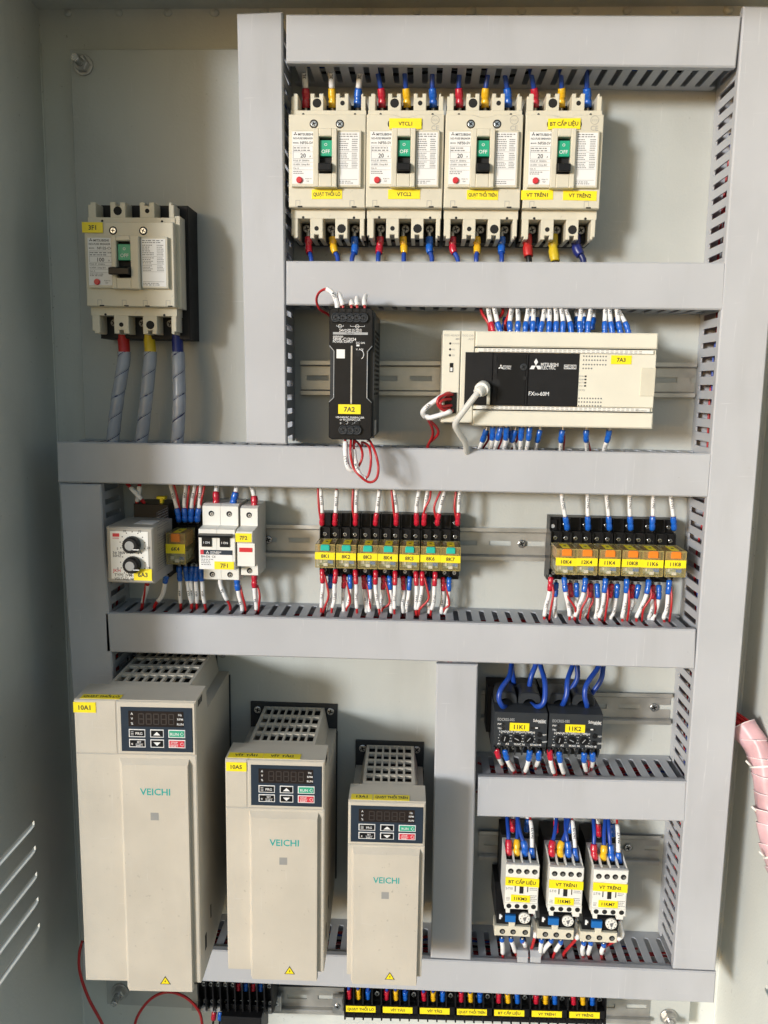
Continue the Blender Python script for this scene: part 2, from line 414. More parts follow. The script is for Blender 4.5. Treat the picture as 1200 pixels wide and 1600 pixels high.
# ================================================================ wiring ducts
DD = 65.0
finger_me = {}
def finger(h, wdt):
    k = (round(h), round(wdt, 1))
    if k not in finger_me:
        # local: x along duct, d up from base; thickness along z
        mb = MB('duct_wall'); w = wdt / 2; pr = [(-w - 1.2, 0), (w + 1.2, 0), (w + .35, 1.0), (w, 2.6), (w, h), (-w, h), (-w, 2.6), (-w - .35, 1.0)]
        mb.loft([[(x, d, -.75) for x, d in pr], [(x, d, .75) for x, d in pr]])
        finger_me[k] = mb.mesh('finger')
    return finger_me[k]
def duct(label, q, vertical, walls, pitch=13.8, wires=0, red=0.7, lid_over=0):
    """q: lid corners TL TR BR BL in the photograph; walls: sides on which the slotted wall can be seen"""
    C = [at(x, y, DD) for x, y in q]
    cx = sum(c[0] for c in C) / 4; cz = sum(c[2] for c in C) / 4
    L = [Vector((c[0] - cx, c[2] - cz)) for c in C]
    t = thing('wiring_duct', label, 'wiring duct', (cx, 0, cz), 'grey slotted wiring ducts')
    mb = MB('duct')
    poly = [tuple(p) for p in L]
    mb.prism(poly, DD - 7, DD, 1.3)
    mb.build('cover', t)
    TL, TR, BR, BL = L
    edges = {'t': (TL, TR), 'b': (BL, BR), 'l': (TL, BL), 'r': (TR, BR)}
    cen = Vector((0, 0))
    fl = [p * 1.0 for p in L]
    def inset(k): return p
    # floor of the duct
    def sh(p, dx, dz): return (p.x + dx, p.y + dz)
    i = 1.6
    MB('duct_wall').prism([sh(TL, i, -i), sh(TR, -i, -i), sh(BR, -i, i), sh(BL, i, i)], 0.3, 2.0).build('base', t)
    pairs = ('l', 'r') if vertical else ('t', 'b')
    for e in pairs:
        a, b = edges[e]; dr = (b - a); ln = dr.length; dr = dr.normalized()
        nrm = Vector((-dr.y, dr.x))
        if nrm.dot(a) > 0: nrm = -nrm
        a2 = a + nrm * 2.2; b2 = b + nrm * 2.2
        ang = math.atan2(dr.y, dr.x)
        m = MB('duct_wall')
        w = nrm * 0.75
        m.prism([tuple(a2 - w), tuple(b2 - w), tuple(b2 + w), tuple(a2 + w)], 2.0, 11.5)
        m.prism([tuple(a2 - w * .9), tuple(b2 - w * .9), tuple(b2 + w * .9), tuple(a2 + w * .9)], DD - 13, DD - 7)
        sw = m.build('side_wall', t)
        if e not in walls: continue
        n = int(ln / pitch); me = finger(DD - 13 - 11.4, pitch - 5.7)
        for k in range(n):
            c = a2 + dr * (pitch * (k + .5) + (ln - n * pitch) / 2)
            f = link('finger', me, sw)
            f.location = (c.x * .001, -11.4 * .001, c.y * .001); f.rotation_euler = (0, -ang, 0)
    if wires:
        mw = MB('red_wire'); rnd = random.Random(len(label) * 7 + wires)
        for k in range(wires):
            mw.mat('red_wire' if rnd.random() < red else ('blue_wire' if rnd.random() < .7 else 'black'))
            pts = []; s0 = rnd.uniform(0, .12); s1 = rnd.uniform(.85, 1)
            u0 = rnd.uniform(.2, .8); d0 = rnd.uniform(8, 46)
            for j in range(15):
                s = s0 + (s1 - s0) * j / 14
                u = min(.9, max(.12, u0 + rnd.uniform(-.1, .1))); d = min(50, max(5, d0 + rnd.uniform(-5, 5)))
                if vertical: p = TL.lerp(BL, s).lerp(TR.lerp(BR, s), u)
                else: p = TL.lerp(TR, s).lerp(BL.lerp(BR, s), u)
                pts.append((p.x, d, p.y))
            mw.tube(spline(pts, 3), 1.3, 5, False)
        wb = mw.build('wire_bundle')
        wb.location = t.location
        tag(wb, 'loose wires seen through the slots of the ' + label.replace('grey slotted wiring duct', 'duct'), 'wires', None, 'stuff')
    return t
duct('grey slotted wiring duct along the top above the four breakers', [(447, 22), (1159, 24), (1150, 105), (447, 98)], False, 'b', wires=12, red=.3)
duct('grey slotted wiring duct upright between the lone breaker and the four breakers', [(370, 21), (441, 18), (448, 694.5), (385, 692)], True, 'r', wires=14, red=.15)
duct('grey slotted wiring duct between the four breakers and the controller', [(447, 407.5), (1134, 410), (1130, 484), (447, 476.5)], False, 'tb', wires=14, red=.6)
duct('grey slotted wiring duct spanning the full width below the controller', [(88, 690), (1112, 709), (1107, 777), (90, 753.5)], False, 'tb', wires=18, red=.85)
duct('grey slotted wiring duct under the two rows of small yellow tagged relays', [(163.5, 957), (1088, 984), (1086, 1045.5), (166, 1019)], False, 'tb', wires=18, red=.95)
duct('grey slotted wiring duct running down the right edge of the plate', [(1162, 9), (1243, 11), (1118, 1517.5), (1052, 1514.5)], True, 'lr', wires=22, red=.85)
duct('grey slotted wiring duct running down the left edge beside the largest drive', [(92, 755.5), (157, 757), (204, 1477), (138, 1474)], True, 'r', wires=12, red=.8)
duct('grey slotted wiring duct along the bottom behind the three drives', [(128, 1476), (1119.5, 1519.5), (1116, 1568), (128, 1526)], False, 't', wires=16, red=.8)
duct('grey slotted wiring duct upright between the smallest drive and the contactors', [(682, 1037.5), (747, 1039), (736, 1501), (673, 1497.5)], True, 'r', wires=8, red=.5)
duct('short grey slotted wiring duct between the charcoal relays and the contactors', [(747.5, 1214.5), (1073, 1222), (1070.5, 1284), (746, 1276)], False, 't', wires=14, red=.8)

# ================================================================ mounting rails
def rail(label, px0, px1, pyc, slope=0.026, slot0=6):
    a = at(px0, pyc + (px0 - 600) * slope, 4); b = at(px1, pyc + (px1 - 600) * slope, 4)
    ln = b[0] - a[0]; z = (a[2] + b[2]) / 2
    t = thing('mounting_rail', label, 'rail', (a[0], 0, z), 'zinc mounting rails')
    t.rotation_euler = (0, -math.atan2(b[2] - a[2], ln), 0)
    prof = [(17.5, 7.5), (13.5, 7.5), (12.5, 6.5), (12.5, 1.6), (11.8, .9)]
    m = MB('rail_zinc')
    for sg in (1, -1):
        o = [(d, sg * zz) for zz, d in prof] ; i = [(d - 1.0, sg * (zz + .6 if k > 1 else zz)) for k, (zz, d) in enumerate(prof)][::-1]
        m.side(o + i, 0, ln)
    m.box(0, ln, .3, 1.3, 2.7, 12); m.box(0, ln, .3, 1.3, -12, -2.7)
    x = 0; s = slot0
    while x < ln:
        e = min(ln, s); 
        if e > x: m.box(x, e, .3, 1.3, -2.7, 2.7)
        x = s + 23; s = x + 13
    m.build('rail_profile', t)
    return t, ln
r1, _ = rail('zinc mounting rail carrying the black power supply and the controller', 470, 1086, 594, .006)
r2, n2 = rail('zinc mounting rail behind the two rows of small yellow tagged relays', 186, 1052, 850.5, .016)
for fx in (.275, .733): screw_on(r2, n2 * fx, 0, 3.2, 4.4)
r3, n3 = rail('zinc mounting rail behind the two charcoal overcurrent relays', 752, 1048, 1100, .02)
screw_on(r3, n3 * .915, 0, 3.2, 4.6)
r4, n4 = rail('zinc mounting rail behind the three contactors', 748, 1030, 1316, .03)
screw_on(r4, n4 * .83, 0, 3.2, 4.4)
rail('zinc mounting rail of the terminal blocks along the bottom edge', 300, 1016, 1571, .03)
# ================================================================ moulded case breakers
def tri(mb, x, z, d, s):
    """three diamond emblem"""
    for a in (90, 210, 330):
        c, q = math.cos(math.radians(a)), math.sin(math.radians(a)); n = (-q, c)
        p = lambda r, w: (x + c * r * s + n[0] * w * s, d, z + q * r * s + n[1] * w * s)
        mb.add([p(0, 0), p(.5, .29), p(1, 0), p(.5, -.29)], [(0, 1, 2, 3)])
    return mb
def scrawl(mb, x0, x1, z0, z1, d, rows, rnd, fill=.8, gap=.40):
    """rows of tiny print, each row a few words of dashes"""
    h = (z1 - z0) / rows
    for k in range(rows):
        z = z1 - h * (k + .5); x = x0; end = x0 + (x1 - x0) * rnd.uniform(fill - .2, fill + .15)
        while x < min(end, x1):
            w = min(rnd.uniform(.06, .2) * (x1 - x0), x1 - x)
            mb.quad(x, x + w * .8, z - h * gap / 2, z + h * gap / 2, d); x += w * 1.12
    return mb
def mccb(label, box, model, amps, stickers, big=False, scallop=True, side_white=False, group=None, ce=True, seed=1):
    xl, xr, zb, zt = box; W, H = xr - xl, zt - zb; rnd = random.Random(seed)
    X = lambda u: (u - .5) * W
    Z = lambda v: H * (1 - v)
    t = thing('circuit_breaker', label, 'circuit breaker', ((xl + xr) / 2, 0, zb), group)
    db = 34 if big else 26
    b = MB('black_matt')
    if big: b.box(X(0.02), X(1.0) + 7, 0, db, -4, H + 1, .5)
    else: b.box(X(.01), X(.99), 0, db, 1, H - 2, .5)
    b.build('base', t)
    w1 = X(1) + (2 if big else 0)
    ops = [(.10, .265), (.435, .60), (.765, .93)]
    fd = 53
    c = MB('cream')
    c.box(X(.005), X(.995), db, fd, Z(.86), Z(.115))
    if big: c.box(X(.985), w1 + 2, db, fd - 1, Z(.80), Z(.1))
    c.build('case', t)
    # terminal combs: four teeth above and below
    for e, (va, vb) in enumerate(((0, .117), (.858, 1.0))):
        xs = [.012] + [q for o in ops for q in o] + [.988]
        m = MB('cream')
        for k in range(4):
            u0, u1 = xs[2 * k], xs[2 * k + 1]; x0, x1 = X(u0), X(u1); z0, z1 = Z(vb), Z(va); nz = z1 if e == 0 else z0
            s = 1 if e == 0 else -1
            if k in (1, 2):
                mid = (x0 + x1) / 2
                poly = [(x0, z0 if e == 0 else z1), (x1, z0 if e == 0 else z1), (x1, nz), (mid + 2.2, nz), (mid + 2.2, nz - s * 3.5), (mid - 2.2, nz - s * 3.5), (mid - 2.2, nz), (x0, nz)]
            else:
                poly = [(x0, z0 if e == 0 else z1), (x1, z0 if e == 0 else z1), (x1, nz - s * 1), (x1 - 1, nz), (x0 + 1, nz), (x0, nz - s * 1)]
                if k == 0: poly[4:] = [(x0 + 2.2, nz), (x0 + 2.2, nz - s * 2.5), (x0, nz - s * 2.5)]
                else: poly[2:4] = [(x1, nz - s * 2.5), (x1 - 2.2, nz - s * 2.5), (x1 - 2.2, nz)]
            m.prism(poly, 12 if not big else db - 6, fd - .02, .5)
        m.build('terminal_comb', t)
        h = MB('hole')
        big_t = (.35, .685)
        for u, v, r in ((.35, .065, 4.2 if e == 0 else 2.2), (.685, .065, 2.2 if e == 0 else 4.2), (.17, .142, 1.2), (.85, .142, 1.2)):
            h.disc(X(u), Z(v) if e == 0 else Z(1 - v - .005), fd + .12, r, 12)
        h.build('hole', t)
        for a, q in ops:
            xm = (X(a) + X(q)) / 2; zc = Z(.075) if e == 0 else Z(.93)
            g = MB('black').box(X(a) + .2, X(q) - .2, 8, 22, Z(.12) if e == 0 else Z(.985), Z(.02) if e == 0 else Z(.855)); g.build('terminal_recess', t)
            if e: screw_on(t, xm, zc + 3, 34, 4.0, rnd.uniform(0, 1.5), 'dark_screw', 'terminal_screw')
    # raised centre cover
    top = [(1, .16), (0, .16)] if not scallop else [(1, .16), (.66, .16), (.61, .166), (.56, .176), (.5, .179), (.44, .176), (.39, .166), (.34, .16), (0, .16)]
    cv = MB('cream').prism([(X(u), Z(v)) for u, v in ([(-.004, .795), (1.004, .795)] + [(u * 1.008 - .004, v) for u, v in top])], fd - 8, 61, .7)
    cover = cv.build('front_cover', t)
    for u in ((.085, .80) if not big else (.12, .40, .64, .90)):
        l = MB('ink_faint').prism([(X(u), Z(.79)), (X(u) + .5, Z(.79)), (X(u) + .5, Z(.745) - .5), (X(u) + 4, Z(.745) - .5), (X(u) + 4, Z(.78)), (X(u) + 4.4, Z(.78)), (X(u) + 4.4, Z(.745)), (X(u), Z(.745))], 61, 61.15)
        l.build('latch', cover)
        MB('hole').box(X(u) + 2, X(u) + 6.5, 61, 61.2, Z(.795), Z(.785)).build('latch_gap', cover)
    for u in (.325, .665):
        MB('hole').disc(X(u), Z(.225), 61.15, 4.0, 14).build('screw_well', cover)
        screw_on(t, X(u), Z(.225), 61.5, 3.1, rnd.uniform(0, 1.5))
    # label panels
    p = MB('cream').box(X(.04), X(.33), 61, 65, Z(.66), Z(.275), .6); pl = p.build('rating_panel', t)
    MB('white_label').box(X(.05), X(.328), 65, 65.2, Z(.64), Z(.285)).build('rating_label', pl)
    k = MB('ink'); d = 65.35; lx = X(.065); wl = X(.322) - lx
    tri(k, lx + 2, Z(.302), d, 1.9); k.text('MITSUBISHI', lx + 4.6, Z(.304), d, 3.0, 'l', wmax=wl - 4.6)
    k.text('NO-FUSE BREAKER', lx, Z(.331), d, 2.5, 'l', wmax=wl)
    k.text('MODEL', lx, Z(.362), d, 1.6, 'l'); k.text(model, lx + wl * .36, Z(.361), d, 3.4, 'l', wmax=wl * .64)
    k.text(amps, lx + wl * .5, Z(.447), d, 5.2); k.text('A', lx + wl * .86, Z(.453), d, 2.2)
    k.mat('ink_grey')
    for v in (.383, .423, .468, .493, .519, .545): k.quad(lx, lx + wl, Z(v) - .1, Z(v) + .1, d)
    for q in (lx, lx + wl): k.quad(q - .1, q + .1, Z(.468), Z(.383), d)
    scrawl(k, lx + .5, lx + wl, Z(.42), Z(.388), d, 2, rnd); k.text('POLE 3P  50/60Hz', lx, Z(.481), d, 2.0, 'l', wmax=wl)
    k.text('Ui 600V  Uimp 8kV', lx, Z(.507), d, 2.0, 'l', wmax=wl); k.text('Cat. A', lx, Z(.533), d, 2.0, 'l')
    scrawl(k, lx, lx + wl * .7, Z(.575), Z(.55), d, 2, rnd); k.text('PUSH TO', lx + wl * .62, Z(.605), d, 1.5, 'l'); k.text('TRIP', lx + wl * .66, Z(.622), d, 1.5, 'l')
    k.build('lettering', pl)
    MB('red_button').lathe(X(.145), Z(.615), [(2.9, 64.5), (2.9, 66.6), (2.3, 67.2)], 14).build('trip_button', t)
    p = MB('cream').box(X(.645), X(.95), 61, 65, Z(.66), Z(.275), .6); pr = p.build('spec_panel', t)
    MB('white_label').box(X(.65), X(.925), 65, 65.2, Z(.645), Z(.29)).build('spec_label', pr)
    k = MB('ink_grey'); x0, x1 = X(.665), X(.905)
    scrawl(k, x0, x1, Z(.325), Z(.295), d, 2, rnd, .9)
    for va, vb, n in ((.33, .415, 6), (.425, .475, 4), (.485, .53, 4)):
        scrawl(k, x0, x0 + (x1 - x0) * .55, Z(vb), Z(va), d, n, rnd, .8); scrawl(k, x0 + (x1 - x0) * .68, x1, Z(vb), Z(va), d, n, rnd, .95)
        k.quad(x0, x1, Z(vb + .005) - .1, Z(vb + .005) + .1, d)
    k.quad(x0, x1, Z(.61), Z(.61) + .25, d); scrawl(k, x0, x0 + (x1 - x0) * .8, Z(.64), Z(.615), d, 2, rnd, .85)
    k.build('lettering', pr)
    # toggle housing with its window
    wv0, wv1, wu0, wu1 = (.325, .575, .405, .575) if not big else (.31, .585, .385, .545)
    h = MB('cream').frame(X(.33), X(.64), Z(.668), Z(.27), X(wu0), X(wu1), Z(wv1), Z(wv0), 61, 69.5, .7)
    th = h.build('toggle_housing', t)
    MB('hole').box(X(wu0), X(wu1), 61, 62, Z(wv1), Z(wv0)).build('window_back', th)
    g = MB('green').box(X(wu0) + .6, X(wu1) - .3, 62, 66, Z(.452), Z(wv0) - 2.6, .3).build('off_indicator', th)
    gz = (Z(.452) + Z(wv0) - 2.6) / 2; gx = (X(wu0) + X(wu1)) / 2
    MB('white_ink').text('OFF', gx, gz - 2.9, 66.15, 4.6, wmax=(X(wu1) - X(wu0)) * .86).text('O', gx, gz + 3.2, 66.15, 3.6).build('lettering', g)
    hx0 = X(wu0) - (6 if big else 0)
    hd = MB('black').side([(62, Z(.56)), (62, Z(.495)), (70, Z(.505)), (75.5, Z(.517)), (76, Z(.522)), (76, Z(.562)), (75, Z(.567))], hx0 + .5, X(wu1) - .4)
    hd.build('handle', t)
    if ce:
        k = MB('ink_faint').text('CE', X(.885), Z(.25), 61.15, 6)
        k.tube([(X(.885) + 3.7 * math.cos(q * .314), 61.1, Z(.197) + 3.7 * math.sin(q * .314)) for q in range(21)], .22, 4)
        k.text('CCC', X(.885), Z(.197), 61.15, 2.6); k.build('approval_mark', cover)
    for (u0, u1, v0, v1, s) in stickers:
        tape(t, X(u0), X(u1), Z(v1), Z(v0), 61.1 if v0 > .66 else 62.0, s, skew=rnd.uniform(-.5, .7), name='name_sticker', size=4.6 if not big else 6.0)
    return t
BG = 'four small breakers in the top row'
S1 = [(.30, .70, .672, .738, 'QUẠT THỔI LÒ')]
S2 = [(.29, .71, .19, .262, 'VTCL1'), (.29, .71, .672, .738, 'VTCL2')]
S3 = [(.30, .71, .672, .738, 'QUẠT THỔI TRÊN')]
S4 = [(.28, .70, .19, .262, 'BT CẤP LIỆU'), (-.03, .39, .672, .738, 'VT TRÊN1'), (.52, .96, .672, .738, 'VT TRÊN2')]
mccb('cream three pole breaker with one yellow sticker, leftmost in the top row', ext(452.5, 143, 571, 371, 58), 'NF50-SV', '20', S1, scallop=False, group=BG, ce=False, seed=1)
mccb('cream three pole breaker with stickers VTCL1 and VTCL2', ext(573, 143, 692, 371, 58), 'NF50-SV', '20', S2, group=BG, seed=2)
mccb('cream three pole breaker whose yellow sticker reads QUẠT THỔI TRÊN', ext(695, 143, 814, 372, 58), 'NF50-SV', '20', S3, group=BG, seed=3)
mccb('cream three pole breaker with three yellow stickers, rightmost in the top row', ext(819, 143, 938.5, 373, 58), 'NF50-SV', '20', S4, group=BG, seed=4)
mb3 = mccb('large cream 100 A breaker alone on the upper left with sticker 3F1', ext(136, 314, 273, 521, 58), 'NF125-CV', '100', [(-.02, .215, .165, .243, '3F1')], big=True, scallop=False, ce=False, seed=5)

# ================================================================ power supply
xl, xr, zb, zt = ext(514, 481, 581.5, 687, 112); W, H = xr - xl, zt - zb
ps = thing('power_supply', 'tall black power supply with sticker 7A2 on the upper rail', 'power supply', ((xl + xr) / 2, 0, zb))
D = 112
h = W / 2
Z = lambda cy: H * (1100 - cy) / 920          # rows read off the photograph's enlargement
X = lambda cx: (cx - 520) / 296 * W
cs = MB('charcoal').side([(9, 2), (9, H - 3), (100, H - 3), (106, H - 7), (106, 3), (100, 1)], -h + .3, h + 1.2)
cs.build('case', ps)
fr = MB('black').prism([(X(372), Z(1085)), (X(395), Z(1100)), (X(650), Z(1100)), (X(668), Z(1085)), (X(668), Z(830)), (X(635), Z(800)), (X(635), Z(480)), (X(668), Z(440)), (X(668), Z(195)), (X(650), Z(180)), (X(390), Z(180)), (X(372), Z(200)), (X(372), Z(440)), (X(405), Z(480)), (X(405), Z(800)), (X(372), Z(830))], 104, D, .8)
fr.build('front_panel', ps)
MB('zinc').box(X(521), X(531), D, D + .5, Z(845), Z(440)).build('front_rib', ps)
for sx in (1, -1):
    e = MB('grey_ink')
    pts = [(X(520 + sx * 146), Z(835)), (X(520 + sx * 114), Z(803)), (X(520 + sx * 114), Z(478)), (X(520 + sx * 146), Z(440))]
    e.tube([(x, D - .3, z) for x, z in pts], .45, 5).build('edge_line', ps)
def ps_term(cx0, n, cy, step=47):
    tb = MB('black_matt').box(X(cx0 - 22), X(cx0 + step * (n - 1) + 22), D, D + 2, Z(cy + 35), Z(cy - 35), .4).build('terminal_block', ps)
    for k in range(n):
        x = X(cx0 + k * step)
        MB('charcoal').lathe(x, Z(cy), [(4.3, D + 1.5), (4.3, D + 2.6), (3.3, D + 2.6), (3.3, D + 2.05)], 14).build('terminal_ring', tb)
        screw_on(tb, x, Z(cy), D + 2.2, 3.0, .5 + k, 'charcoal', 'terminal_screw')
    sl = MB('hole')
    for k in range(n): sl.box(X(cx0 + k * step - 14), X(cx0 + k * step + 14), D, D + .9, Z(cy - 62), Z(cy - 40))
    sl.build('wire_entry', tb)
ps_term(418, 5, 248)
ps_term(474, 3, 1030)
k = MB('white_ink')
d = D + .15
k.quad(X(398), X(635), Z(363), Z(348), d).text('24VDC', X(440), Z(335), d, 3.2, 'l').text('5.0A (AC INPUT)', X(498), Z(329), d, 2.0, 'l', wmax=W * .32).text('5.0A (DC INPUT)', X(498), Z(341), d, 2.0, 'l', wmax=W * .32)
k.text('omron', X(398), Z(375), d, 3.4, 'l').text('S8VK-C12024', X(398), Z(395), d, 3.7, 'l', wmax=W * .56).text('POWER SUPPLY', X(398), Z(413), d, 2.6, 'l', wmax=W * .46)
k.text('DC ON', X(557), Z(419), d, 2.4, 'l').quad(X(558), X(579), Z(443), Z(431), d).text('V. ADJ', X(555), Z(464), d, 2.4, 'l')
k.text('100-240VAC 50/60Hz 2.8A', X(520), Z(941), d, 2.5, wmax=W * .66).text('or 90-350VDC1.6A', X(520), Z(957), d, 2.5, wmax=W * .48)
for a, b in ((422, 470), (515, 612)): k.quad(X(a), X(b), Z(308), Z(306), d).quad(X(a), X(a + 2), Z(306), Z(298), d).quad(X(b - 2), X(b), Z(306), Z(298), d)
for x in (446, 563): k.tube([(X(x) + 1.6 * math.cos(q * .5236), d, Z(307) + 1.6 * math.sin(q * .5236)) for q in range(13)], .25, 4)
k.text('+', X(446), Z(307), d + .1, 2.6).text('-', X(563), Z(307), d + .1, 2.6)
for x in (495, 563): k.tube([(X(x) + 1.4 * math.cos(q * .5236), d, Z(978) + 1.4 * math.sin(q * .5236)) for q in range(13)], .22, 4)
k.text('(L/+)', X(466), Z(982), d, 2.2).text('N(-)', X(528), Z(982), d, 2.2)
k.mat('grey_ink').quad(X(398), X(635), Z(362), Z(349), d + .05).mat('ink').text('OUTPUT', X(516), Z(356), d + .1, 2.0)
pt = [(X(592) + 3.8 * math.cos(a) - 1.5, d + .1, Z(500) + 4.4 * math.sin(a)) for a in [math.radians(q) for q in range(-60, 61, 15)]]
k.mat('white_ink').tube(pt, .35, 5)
k.build('lettering', ps)
MB('white_label').box(X(423), X(480), D, D + .2, Z(528), Z(466)).build('blank_sticker', ps)
MB('hole').disc(X(568), Z(497), D + .1, 2.6).build('adjuster', ps)
tape(ps, X(438), X(592), Z(917), Z(850), D + .2, '7A2', 6.2)
for k in range(14):                       # ventilation slots in the right side
    z = Z(340 + k * 34)
    MB('hole').box(h + 1.2, h + 1.5, 25 + 6 * (k % 2), 60, z, z + 2.2).build('vent_slot', ps)
    MB('hole').box(h + 1.2, h + 1.5, 66, 96, z, z + 2.2).build('vent_slot', ps)
MB('grey_ink').box(h + 1.2, h + 1.5, 60, 88, Z(1075), Z(970)).build('side_label', ps)
MB('charcoal').box(-12, 12, 6, 12, H * .5 - 26, H * .5 + 26).build('rail_clip', ps)

# ================================================================ programmable controller
D = 88
xl, xr, zb, zt = ext(741, 519, 1024.5, 667.5, D); W, H = xr - xl, zt - zb
s_ = lambda cx, cy: (at(640 + cx * .41667, 470 + cy * .41667, D)[0] - (xl + xr) / 2, at(640 + cx * .41667, 470 + cy * .41667, D)[2] - zb)
pc = thing('logic_controller', 'long cream programmable controller with black front panel and sticker 7A3', 'controller', ((xl + xr) / 2, 0, zb))
h = W / 2
X = lambda cx: -h + (cx - 242) / 688 * W
Z = lambda cy: H * (475 - cy) / 357
MB('plc').box(-h + 1, h - 1, 9, 60, 0, H, .5).build('base', pc)
MB('plc').box(-h, h, 60, D - 4, Z(412), Z(180), .4).build('body', pc)
MB('plc').box(-h, h, 60, D, H * .837, H, 1.2).build('terminal_cover', pc)
MB('plc').box(-h, h, 60, D, 0, H * .163, 1.2).build('terminal_cover', pc)
def strip(z0, z1):
    st = MB('white_plastic').box(-h + 3, h - 3, D - 4, D - 1.5, z0, z1, .3).build('terminal_strip', pc)
    k = MB('ink_faint'); n = 34
    for r in (.27, .73):
        for q in range(n):
            x = -h + 8 + (W - 20) * q / n
            k.quad(x, x + (W - 20) / n * .62, z0 + (z1 - z0) * r - .35, z0 + (z1 - z0) * r + .35, D - 1.4)
    k.build('lettering', st)
strip(Z(195), Z(181)); strip(Z(412), Z(398))
MB('plc').box(X(632), h - .5, D - 4, D - .6, Z(396), Z(197), .5).build('output_panel', pc)
# black front, three plates
def plate_b(x0, x1, dd, name):
    return MB('black_matt').box(X(x0), X(x1), D - 6, dd, Z(396), Z(197), .5).build(name, pc)
pa = plate_b(206, 311, D + .5, 'blank_plate'); pb = plate_b(312, 446, D + 1.3, 'board_cover'); pcn = plate_b(447, 640, D, 'brand_plate')
MB('black').box(X(330), X(437), D + 1.3, D + 2.2, Z(390), Z(204), .4).build('board_lid', pb)
k = MB('hole')
for (a, b, c, e) in ((316, 324, 211, 228), (316, 327, 260, 278), (428, 440, 285, 298), (313, 318, 352, 364)): k.box(X(a), X(b), D + 1.3, D + 2.4, Z(e), Z(c))
k.disc(X(325), Z(312), D + 2.4, 4).build('vent_hole', pb)
screw_on(pb, X(428), Z(250), D + 2.6, 3.4, .6, 'charcoal')
k = MB('white_ink'); tri(k, X(341), Z(252), D + 2.35, 2.6).text('MITSUBISHI', X(349), Z(248), D + 2.35, 2.6, 'l', wmax=W * .045).text('ELECTRIC', X(349), Z(256), D + 2.35, 2.6, 'l', wmax=W * .045).build('lettering', pb)
k = MB('white_ink'); tri(k, X(475), Z(244), D + .15, 6.6).text('MITSUBISHI', X(494), Z(239), D + .15, 5.0, 'l', wmax=W * .096).text('ELECTRIC', X(494), Z(251), D + .15, 5.0, 'l', wmax=W * .082)
k.text('FX', X(452), Z(349), D + .15, 5.2, 'l', wmax=5.4).text('3G', X(474), Z(351), D + .15, 3.2, 'l', wmax=3.6).text('-60M', X(489), Z(349), D + .15, 5.2, 'l', wmax=9.8)
k.frame(X(582), X(628), Z(255), Z(239), X(583.5), X(626.5), Z(253.5), Z(240.5), D, D + .12).text('MELSEC', X(605), Z(247), D + .15, 5.4, wmax=W * .058).build('lettering', pcn)
k = MB('ink_grey')
for r in range(4):
    for q in range(9):
        if r == 3 and q > 3: continue
        k.disc(X(655 + q * 10.5), Z(206 + r * 14.5 + (2 if r > 1 else 0)), D - .45, .75, 8)
for r in range(3):
    for q in range(9): k.disc(X(645 + q * 10.5), Z(364 + r * 14), D - .45, .75, 8)
k.build('status_lamps', pc)
k = MB('ink')
for q in range(4): k.box(X(662), X(669), D - .6, D - .3, Z(284 + q * 12), Z(278 + q * 12))
k.mat('ink_faint')
for q, s in enumerate(('POW', 'RUN', 'BATT', 'ERR')): k.text(s, X(650), Z(281 + q * 12), D - .4, 2.0)
k.text('FX3G', X(652), Z(333), D - .4, 2.8).text('MITSUBISHI', X(884), Z(407), D - 1.3, 2.0).build('lettering', pc)
MB('cream').box(X(874), X(928), D - .6, D + .3, Z(352), Z(246), .3).build('expansion_hatch', pc)
tape(pc, X(758), X(835), Z(234), Z(201), D - .4, '7A3', 5.0)
MB('black').box(X(248), X(300), D + .5, D + 1.0, Z(392), Z(305)).build('port_recess', pc)
MB('plc').box(X(292), X(304), D + .5, D + 1.4, Z(394), Z(330)).build('port_door', pc)
# communication adapters on its left side
def adapter(cx0, cx1, nm, label, lines):
    x0, x1 = X(cx0), X(cx1); o = ((xl + xr) / 2, 0, zb)
    t = thing('communication_adapter', label, 'module', ((xl + xr) / 2 + x0, 0, zb + Z(465)), 'adapters beside the controller')
    w = x1 - x0; hh = Z(116) - Z(465)
    MB('plc').box(0, w, 9, D - 3, 0, hh, .8).build('body', t)
    m = MB('plc')
    if cx0 < 150: m.box(2, w - 12, 8, 14, hh, hh + 4)
    if cx0 < 150: m.box(2, w - 12, 8, 14, -4, 0).build('rail_hook', t)
    k = MB('ink_faint')
    for i, s in enumerate(lines): k.text(s, w - 1, hh - 4.5 - i * 3.2, D - 2.85, 2.6, 'r', wmax=w - 2)
    k.build('lettering', t)
    return t, w, hh
ad, w, hh = adapter(118, 186, 'a', 'narrow cream adapter with red wire loops, leftmost of the controller row', ('FX3U-485ADP', '-MB'))
k = MB('ink')
for i in range(3): k.disc(w * .42, hh - 12 - i * 5.4, D - 2.8, 1.1, 10)
k.mat('ink_faint')
for i, s in enumerate(('POWER', 'RD', 'SD')): k.text(s, w * .55, hh - 12 - i * 5.4, D - 2.85, 2.0, 'l')
k.build('status_lamps', ad)
MB('black').box(w * .42, w * .62, D - 3, D - 2.5, hh * .55, hh * .65).mat('white_ink').box(w * .46, w * .58, D - 2.5, D - 1.7, hh * .56, hh * .60).build('slide_switch', ad)
MB('black').box(w * .2, w * .86, D - 3, D - 1.5, hh * .1, hh * .33, .3).build('terminal_block', ad)
adapter(188.5, 240.5, 'b', 'narrow cream converter module between the left adapter and the controller', ('FX3G-CNV', '-ADP'))
